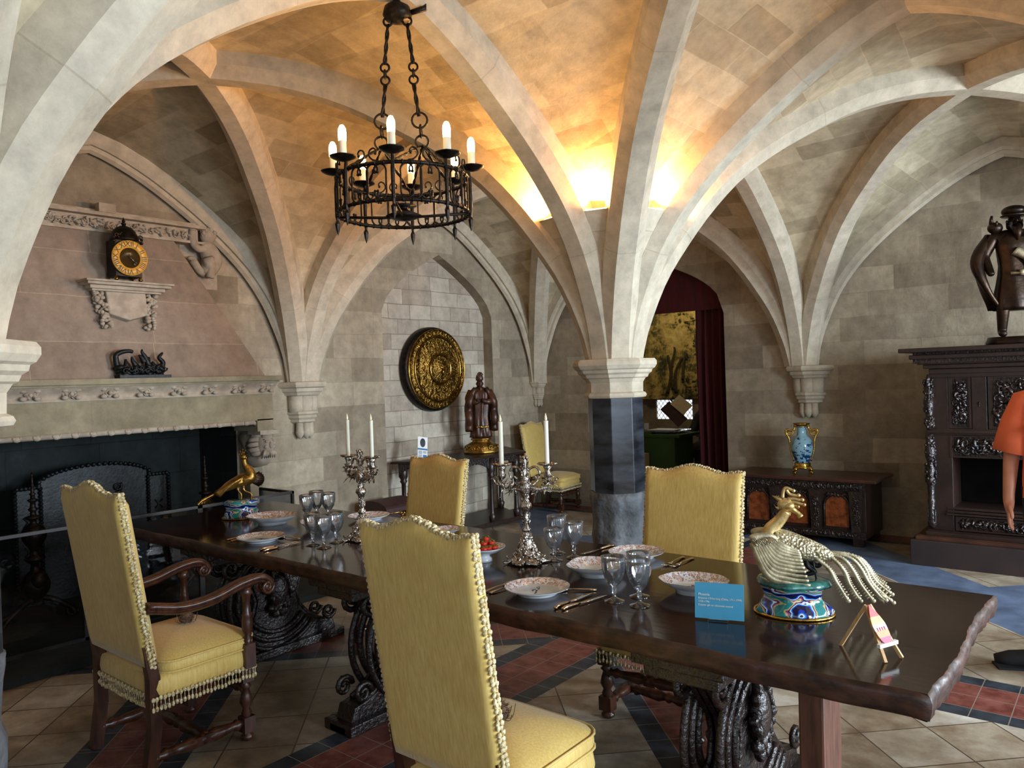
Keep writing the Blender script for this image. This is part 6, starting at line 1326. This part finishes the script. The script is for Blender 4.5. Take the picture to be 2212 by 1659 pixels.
def cpanel(nm, x0, x1, z0, z1, n, sd, r=.03):
    mb = MB(); mb.smooth = False; mb.box((x0, AY + .02, z0), (x1, AY + .04, z1)); mb.smooth = True; relief(mb, (x0, AY + .02, z0), (1, 0, 0), (0, 0, 1), x1 - x0, z1 - z0, .03, n, sd, r); o = mb.build(nm, M_oakcarve, ar)
    f_ = MB(); f_.smooth = False
    for q in (0, .014): f_.box((x0 - .012 + q, AY - .004 + q * .8, z0 - .012), (x0 + .004 + q, AY + .03, z1 + .012)); f_.box((x1 - .004 - q, AY - .004 + q * .8, z0 - .012), (x1 + .012 - q, AY + .03, z1 + .012))
    f_.box((x0, AY, z1), (x1, AY + .03, z1 + .012)); f_.box((x0, AY, z0 - .012), (x1, AY + .03, z0)); f_.build('panel_moulding', M_oak, ar)
cpanel('carved_panel', 4.845, 4.98, 1.10, 1.49, 90, 1); cpanel('carved_door_panel', 5.12, 5.74, 1.10, 1.49, 300, 2, .036); cpanel('carved_panel', 5.88, 6.015, 1.10, 1.49, 90, 3)
cpanel('carved_frieze', 4.845, 6.02, .865, 1.02, 220, 4, .034); cpanel('carved_base_panel', 4.87, 6.0, .275, .365, 180, 5, .03)
bx('lower_recess', (4.85, -.5, .45), (6.02, -.48, .87), simple('recess_shade_oak', srgb(8, 7, 7), srgb(16, 12, 10), .9, spec=.05))  # shade of the recess put into this near-black oak colour
for x0, x1 in ((AX0, 4.85), (6.02, AX1)): bx('lower_stile', (x0, AY, .255), (x1, -.5, 1.04))
for k, (z0, z1) in enumerate(((.385, .40), (.405, .425), (.43, .45))): bx('lower_moulding', (AX0 + .1, AY - .02 + .008 * k, z0), (AX1 - .1, -.5, z1), M_oak, .003)
for xx, s_ in ((AX0 - .005, 1), (AX1 + .005, -1)):
    mb = MB(); y = AY - .03; mb.lathe([(.012, .27), (.034, .30), (.034, .42), (.02, .44), (.03, .5), (.022, .52), (.026, .62), (.036, .66), (.024, .70), (.034, .76), (.02, .8), (.038, .86), (.04, .92), (.028, .98), (.035, 1.04)], 12, (xx, y, 0))
    mb.box((xx - .028, y - .028, .33), (xx + .028, y + .028, .43)); rnd = random.Random(4)
    for k in range(70): a = rnd.uniform(0, 6.28); z = rnd.uniform(.62, 1.03); mb.ball((xx + .036 * cos(a), y + .036 * sin(a), z), (.010, .010, .014), 6, 4)
    mb.build('carved_colonnette', M_oakcarve, ar)
    mb = MB(); mb.lathe([(.02, 1.08), (.034, 1.12), (.022, 1.18), (.034, 1.24), (.038, 1.3), (.026, 1.36), (.032, 1.4), (.018, 1.44), (.024, 1.47), (.008, 1.53)], 12, (xx, y, 0))
    for k in range(80): a = rnd.uniform(0, 6.28); z = rnd.uniform(1.1, 1.5); mb.ball((xx + .032 * cos(a), y + .032 * sin(a), z), (.010, .010, .015), 6, 4)
    mb.build('upper_colonnette', M_oakcarve, ar)
mb = MB(); mb.ball((5.045, AY - .004, 1.29), (.008, .004, .014), 8, 5); mb.ball((5.045, AY - .004, 1.27), (.005, .003, .012), 8, 5); mb.build('keyhole_plate', M_iron, ar)

def skinned(name, verts, edges, mat, parent=None, root=0, sub=2):
    me = D.meshes.new(name); me.from_pydata([v[0] for v in verts], edges, []); import bmesh
    bm = bmesh.new(); bm.from_mesh(me); ly = bm.verts.layers.skin.verify(); bm.verts.ensure_lookup_table()
    for i, v in enumerate(bm.verts): r = verts[i][1]; v[ly].radius = r if hasattr(r, '__len__') else (r, r); v[ly].use_root = (i == root)
    bm.to_mesh(me); bm.free(); me.materials.append(mat); o = D.objects.new(name, me); COL.objects.link(o)
    if parent: o.parent = parent
    s_ = o.modifiers.new('skin', 'SKIN'); s_.use_smooth_shade = True; s_.branch_smoothing = .3; q = o.modifiers.new('subd', 'SUBSURF'); q.levels = sub; q.render_levels = sub; return o
wt = thing('pilgrim_statue', 'dark bronze standing figure with staff and small rider on top of the armoire', 'statue', (5.275, -.50, 1.7455), YAW * .55); wt.scale = (1.15, 1.1, 1.04)
mb = MB(); mb.lathe([(0, 0), (.19, 0), (.195, .02), (.18, .065), (.0, .07)], 24, sy=.8, mod=lambda a, z: 1 + .05 * cos(5 * a)); mb.build('statue_base', M_bronze, wt)
V_ = [((0, 0, .56), (.085, .075)), ((0, 0, .68), (.08, .07)), ((0, 0, .82), (.095, .075)), ((0, -.01, .90), (.04, .04)), ((0, -.02, .955), (.045, .05)), ((0, -.02, 1.0), (.04, .045)),
      ((-.12, 0, .86), .045), ((-.19, .0, .70), .036), ((-.17, -.06, .58), .028), ((-.165, -.09, .54), .022),
      ((.12, 0, .87), .045), ((.17, -.05, .98), .036), ((.12, -.1, 1.08), .026), ((.11, -.11, 1.12), .02),
      ((-.06, 0, .50), .06), ((-.09, -.04, .29), .046), ((-.09, .0, .10), .03), ((-.10, -.07, .085), .028),
      ((.07, 0, .50), .06), ((.10, .0, .29), .046), ((.15, .04, .10), .03), ((.16, -.03, .085), .028)]
E_ = [(0, 1), (1, 2), (2, 3), (3, 4), (4, 5), (2, 6), (6, 7), (7, 8), (8, 9), (2, 10), (10, 11), (11, 12), (12, 13), (0, 14), (14, 15), (15, 16), (16, 17), (0, 18), (18, 19), (19, 20), (20, 21)]
skinned('figure_body', V_, E_, M_bronze, wt)
mb = MB(); mb.lathe([(.135, .27), (.14, .30), (.125, .42), (.105, .55), (.10, .62), (.115, .75), (.12, .82), (.06, .885)], 48, sy=.72, mod=lambda a, z: 1 + .09 * sin(8 * a + z * 7) * max(.2, 1 - z)); mb.build('tunic', M_bronze, wt)
mb = MB()
for k in range(5): mb.tube(bez([(-.10 - .012 * k, .03, .86), (-.20 - .012 * k, .03 - .02 * k, .66), (-.20 + .0 * k, .0 - .02 * k, .45), (-.15 + .012 * k, .02 - .012 * k, .28)], 6), [.03 + .012 * sin(i * .3) for i in range(19)], 8)
mb.build('cloak', M_bronze, wt)
mb = MB(); mb.ball((0, -.02, 1.035), (.08, .08, .045), 16, 10); mb.ball((0, -.02, 1.0), (.088, .088, .018), 16, 6); mb.build('turban', M_bronze, wt)
mb = MB(); mb.tube([(.11, -.12, .08), (.115, -.12, .6), (.10, -.12, 1.2)], .014, 8); mb.build('staff', M_bronze, wt)
mb = MB(); mb.ball((0, -.07, .955), (.01, .014, .014), 8, 5)
for s_ in (-1, 1): mb.ball((s_ * .018, -.066, .965), (.007, .004, .004), 7, 4); mb.ball((s_ * .048, -.02, .955), (.006, .01, .015), 7, 4)
mb.tube([(0, -.06, .92), (0, -.085, .86), (0, -.09, .80)], [.03, .03, .005], 8); mb.build('bearded_face', M_bronze, wt)
mb = MB(); mb.ball((-.12, -.02, .915), (.05, .045, .045), 12, 8); mb.tube([(-.14, -.02, .94), (-.145, -.03, .98), (-.14, -.03, 1.01)], [.018, .012, .008], 7); mb.tube([(-.12, -.05, .92), (-.12, -.07, .96)], [.014, .006], 6); mb.build('small_rider', M_bronze, wt)
mb = MB(); mb.tube(bez([(-.02, -.09, .72), (.05, -.11, .66), (.09, -.09, .56), (.0, -.11, .55)], 6), [.035 - .0006 * i for i in range(19)], 8); mb.tube([(-.05, -.09, .55), (.03, -.105, .545), (.1, -.08, .56)], .012, 6); mb.build('sash_folds', M_palegilt, wt)

# ---------------------------------------------------------------- visitors
def person(label, loc, rz, shirt, trousers, H=1.72, sit=False, turned_out=False):
    t = thing('person', label, 'person', loc, rz)
    def arm(s_, pts): # shoulder .. wrist, palm; returns verts
        return pts
    V = [((0, 0, .94), (.13, .10)), ((0, .0, 1.10), (.12, .09)), ((0, .01, 1.30), (.14, .10)), ((0, .015, 1.42), (.10, .07)), ((0, .0, 1.48), .052), ((0, -.012, 1.55), (.062, .075)), ((0, -.01, 1.62), (.074, .09)), ((0, .0, 1.685), (.055, .065))]
    E = [(i, i + 1) for i in range(7)]
    for s_ in (-1, 1):
        b = len(V)
        if sit: A = [((s_ * .17, 0, 1.38), .055), ((s_ * .23, -.12, 1.14), .042), ((s_ * .14, -.32, 1.14), .030), ((s_ * .12, -.38, 1.15), .028)]
        else: A = [((s_ * .17, .01, 1.40), .055), ((s_ * .245, .02, 1.13), .042), ((s_ * .255, -.05, .90), .029), ((s_ * .25, -.075, .845), (.018, .034))]
        V += A; E += [(2, b), (b, b + 1), (b + 1, b + 2), (b + 2, b + 3)]
        pc = Vector(A[3][0])
        for k in range(4):  # fingers
            c = len(V); L = (.036, .042, .04, .03)[k]; oy = (-.027 + .018 * k)
            if sit: d = Vector((-s_ * .3, -.8, -.3)).normalized(); base = pc + Vector((0, -.02, .024 - .016 * k))
            else: d = Vector((-s_ * .10, -.18, -1)).normalized(); base = pc + Vector((0, oy, -.03))
            p1_ = base + d * .012; p2_ = p1_ + d * L; p3_ = p2_ + (d + Vector((-s_ * .35, -.25, 0))).normalized() * L * .8
            V += [(tuple(p1_), .0095), (tuple(p2_), .0088), (tuple(p3_), .0075)]; E += [(b + 3, c), (c, c + 1), (c + 1, c + 2)]
        c = len(V); base = pc + Vector((-s_ * .005, -.032, .012)); V += [(tuple(base), .012), (tuple(base + Vector((-s_ * .012, -.022, -.03))), .0105), (tuple(base + Vector((-s_ * .014, -.026, -.06))), .0085)]; E += [(b + 3, c), (c, c + 1), (c + 1, c + 2)]
        l = len(V)
        if sit: V += [((s_ * .09, -.04, .90), .085), ((s_ * .11, -.42, .88), .058), ((s_ * .11, -.42, .48), .04), ((s_ * .11, -.52, .44), .035)]
        else: V += [((s_ * .09, 0, .86), .085), ((s_ * .10, -.01, .48), .056), ((s_ * .11, .02, .10), .038), ((s_ * .125, -.03, .05), .034)]
        E += [(0, l), (l, l + 1), (l + 1, l + 2), (l + 2, l + 3)]
    if sit: V = [((v[0][0], v[0][1], v[0][2] - .38), v[1]) for v in V]
    skinned('body', V, E, M_skin, t)
    dz = -.38 if sit else 0
    mb = MB(); mb.v = []; mb.m = Matrix.Translation((0, 0, dz))
    pr = [(.205, .90), (.20, 1.0), (.19, 1.12), (.20, 1.28), (.20, 1.38), (.15, 1.44), (.075, 1.475)]
    mb.lathe(pr, 32, sy=.68, cap=False, mod=lambda a, z: 1 + .025 * sin(7 * a + z * 8) * (1.4 - z) * 2); mb.build('shirt', shirt, t)
    for s_ in (-1, 1):
        mb = MB(); mb.m = Matrix.Translation((0, 0, dz))
        if sit: mb.tube([(s_ * .13, 0, 1.41), (s_ * .18, -.02, 1.36), (s_ * .24, -.12, 1.14), (s_ * .16, -.28, 1.13)], [.07, .075, .065, .05], 12)
        else: mb.tube([(s_ * .10, .0, 1.42), (s_ * .165, .005, 1.395), (s_ * .21, .01, 1.28), (s_ * .245, .005, 1.13)], [.06, .078, .082, .088], 14)
        mb.build('sleeve', shirt, t)
        mb = MB(); mb.m = Matrix.Translation((0, 0, dz))
        if sit: mb.tube([(s_ * .09, 0, .93), (s_ * .10, -.15, .92), (s_ * .115, -.43, .88), (s_ * .11, -.44, .5)], [.11, .10, .078, .06], 12)
        else: mb.tube([(s_ * .085, 0, .95), (s_ * .095, 0, .8), (s_ * .105, -.005, .48), (s_ * .115, .015, .06)], [.12, .105, .078, .07], 12)
        mb.build('trouser_leg', trousers, t)
        mb = MB(); mb.m = Matrix.Translation((0, 0, dz + (.40 if sit else 0)))
        if turned_out and s_ < 0: mb.m = Matrix.Translation((-.13, .03, 0)) @ Matrix.Rotation(-1.1, 4, 'Z') @ Matrix.Translation((.13, -.03, 0))
        x_ = s_ * .13; yy = -.40 if sit else 0; mb.tube([(x_ - s_ * .015, .06 + yy, .045), (x_, -.02 + yy, .05), (x_ + s_ * .02, -.12 + yy, .038), (x_ + s_ * .03, -.19 + yy, .03)], [.038, .045, .042, .025], 12, flat=1.1); mb.box((x_ - .045, -.2 + yy, .0), (x_ + .055, .09 + yy, .012)) ; mb.build('shoe', M_blackcloth, t)
    mb = MB(); mb.m = Matrix.Translation((0, 0, dz)); mb.ball((0, .015, 1.655), (.083, .098, .085), 18, 12); mb.ball((0, .05, 1.60), (.078, .06, .08), 14, 10); mb.build('hair', M_hair, t)
    mb = MB(); mb.m = Matrix.Translation((0, 0, dz)); mb.ball((0, -.10, 1.60), (.013, .02, .022), 10, 6); mb.ball((0, -.088, 1.562), (.024, .008, .006), 10, 5)
    for s_ in (-1, 1): mb.ball((s_ * .03, -.085, 1.618), (.012, .008, .007), 10, 6); mb.ball((s_ * .078, .0, 1.60), (.01, .02, .03), 10, 6)
    mb.build('face_features', M_skin, t); return t
po = person('person in an orange short-sleeved shirt cropped by the right edge of the photo', (5.74, -3.09, 0), YAW - .7, M_orangeshirt, M_blackcloth, turned_out=True)
mb = MB(); mb.smooth = False; mb.box((-.145, -.150, 1.245), (-.045, -.139, 1.285)); mb.build('pocket_flap', M_orangeshirt, po)
stl = thing('stool', 'small dark stool under the seated visitor beyond the doorway', 'stool', (1.30, 2.35, 0))
mb = MB(); mb.box((-.2, -.2, .40), (.2, .2, .45)); mb.build('seat', M_oak, stl, bevel=.005)
for a in (-1, 1):
    for b in (-1, 1): mb = MB(); mb.tube([(a * .17, b * .17, 0), (a * .16, b * .16, .4)], .02, 8); mb.build('leg', M_oak, stl)
person('person in black clothes seated beyond the doorway reading a large book', (1.30, 2.35, 0), radians(-12), M_blackcloth, M_blackcloth, sit=True)
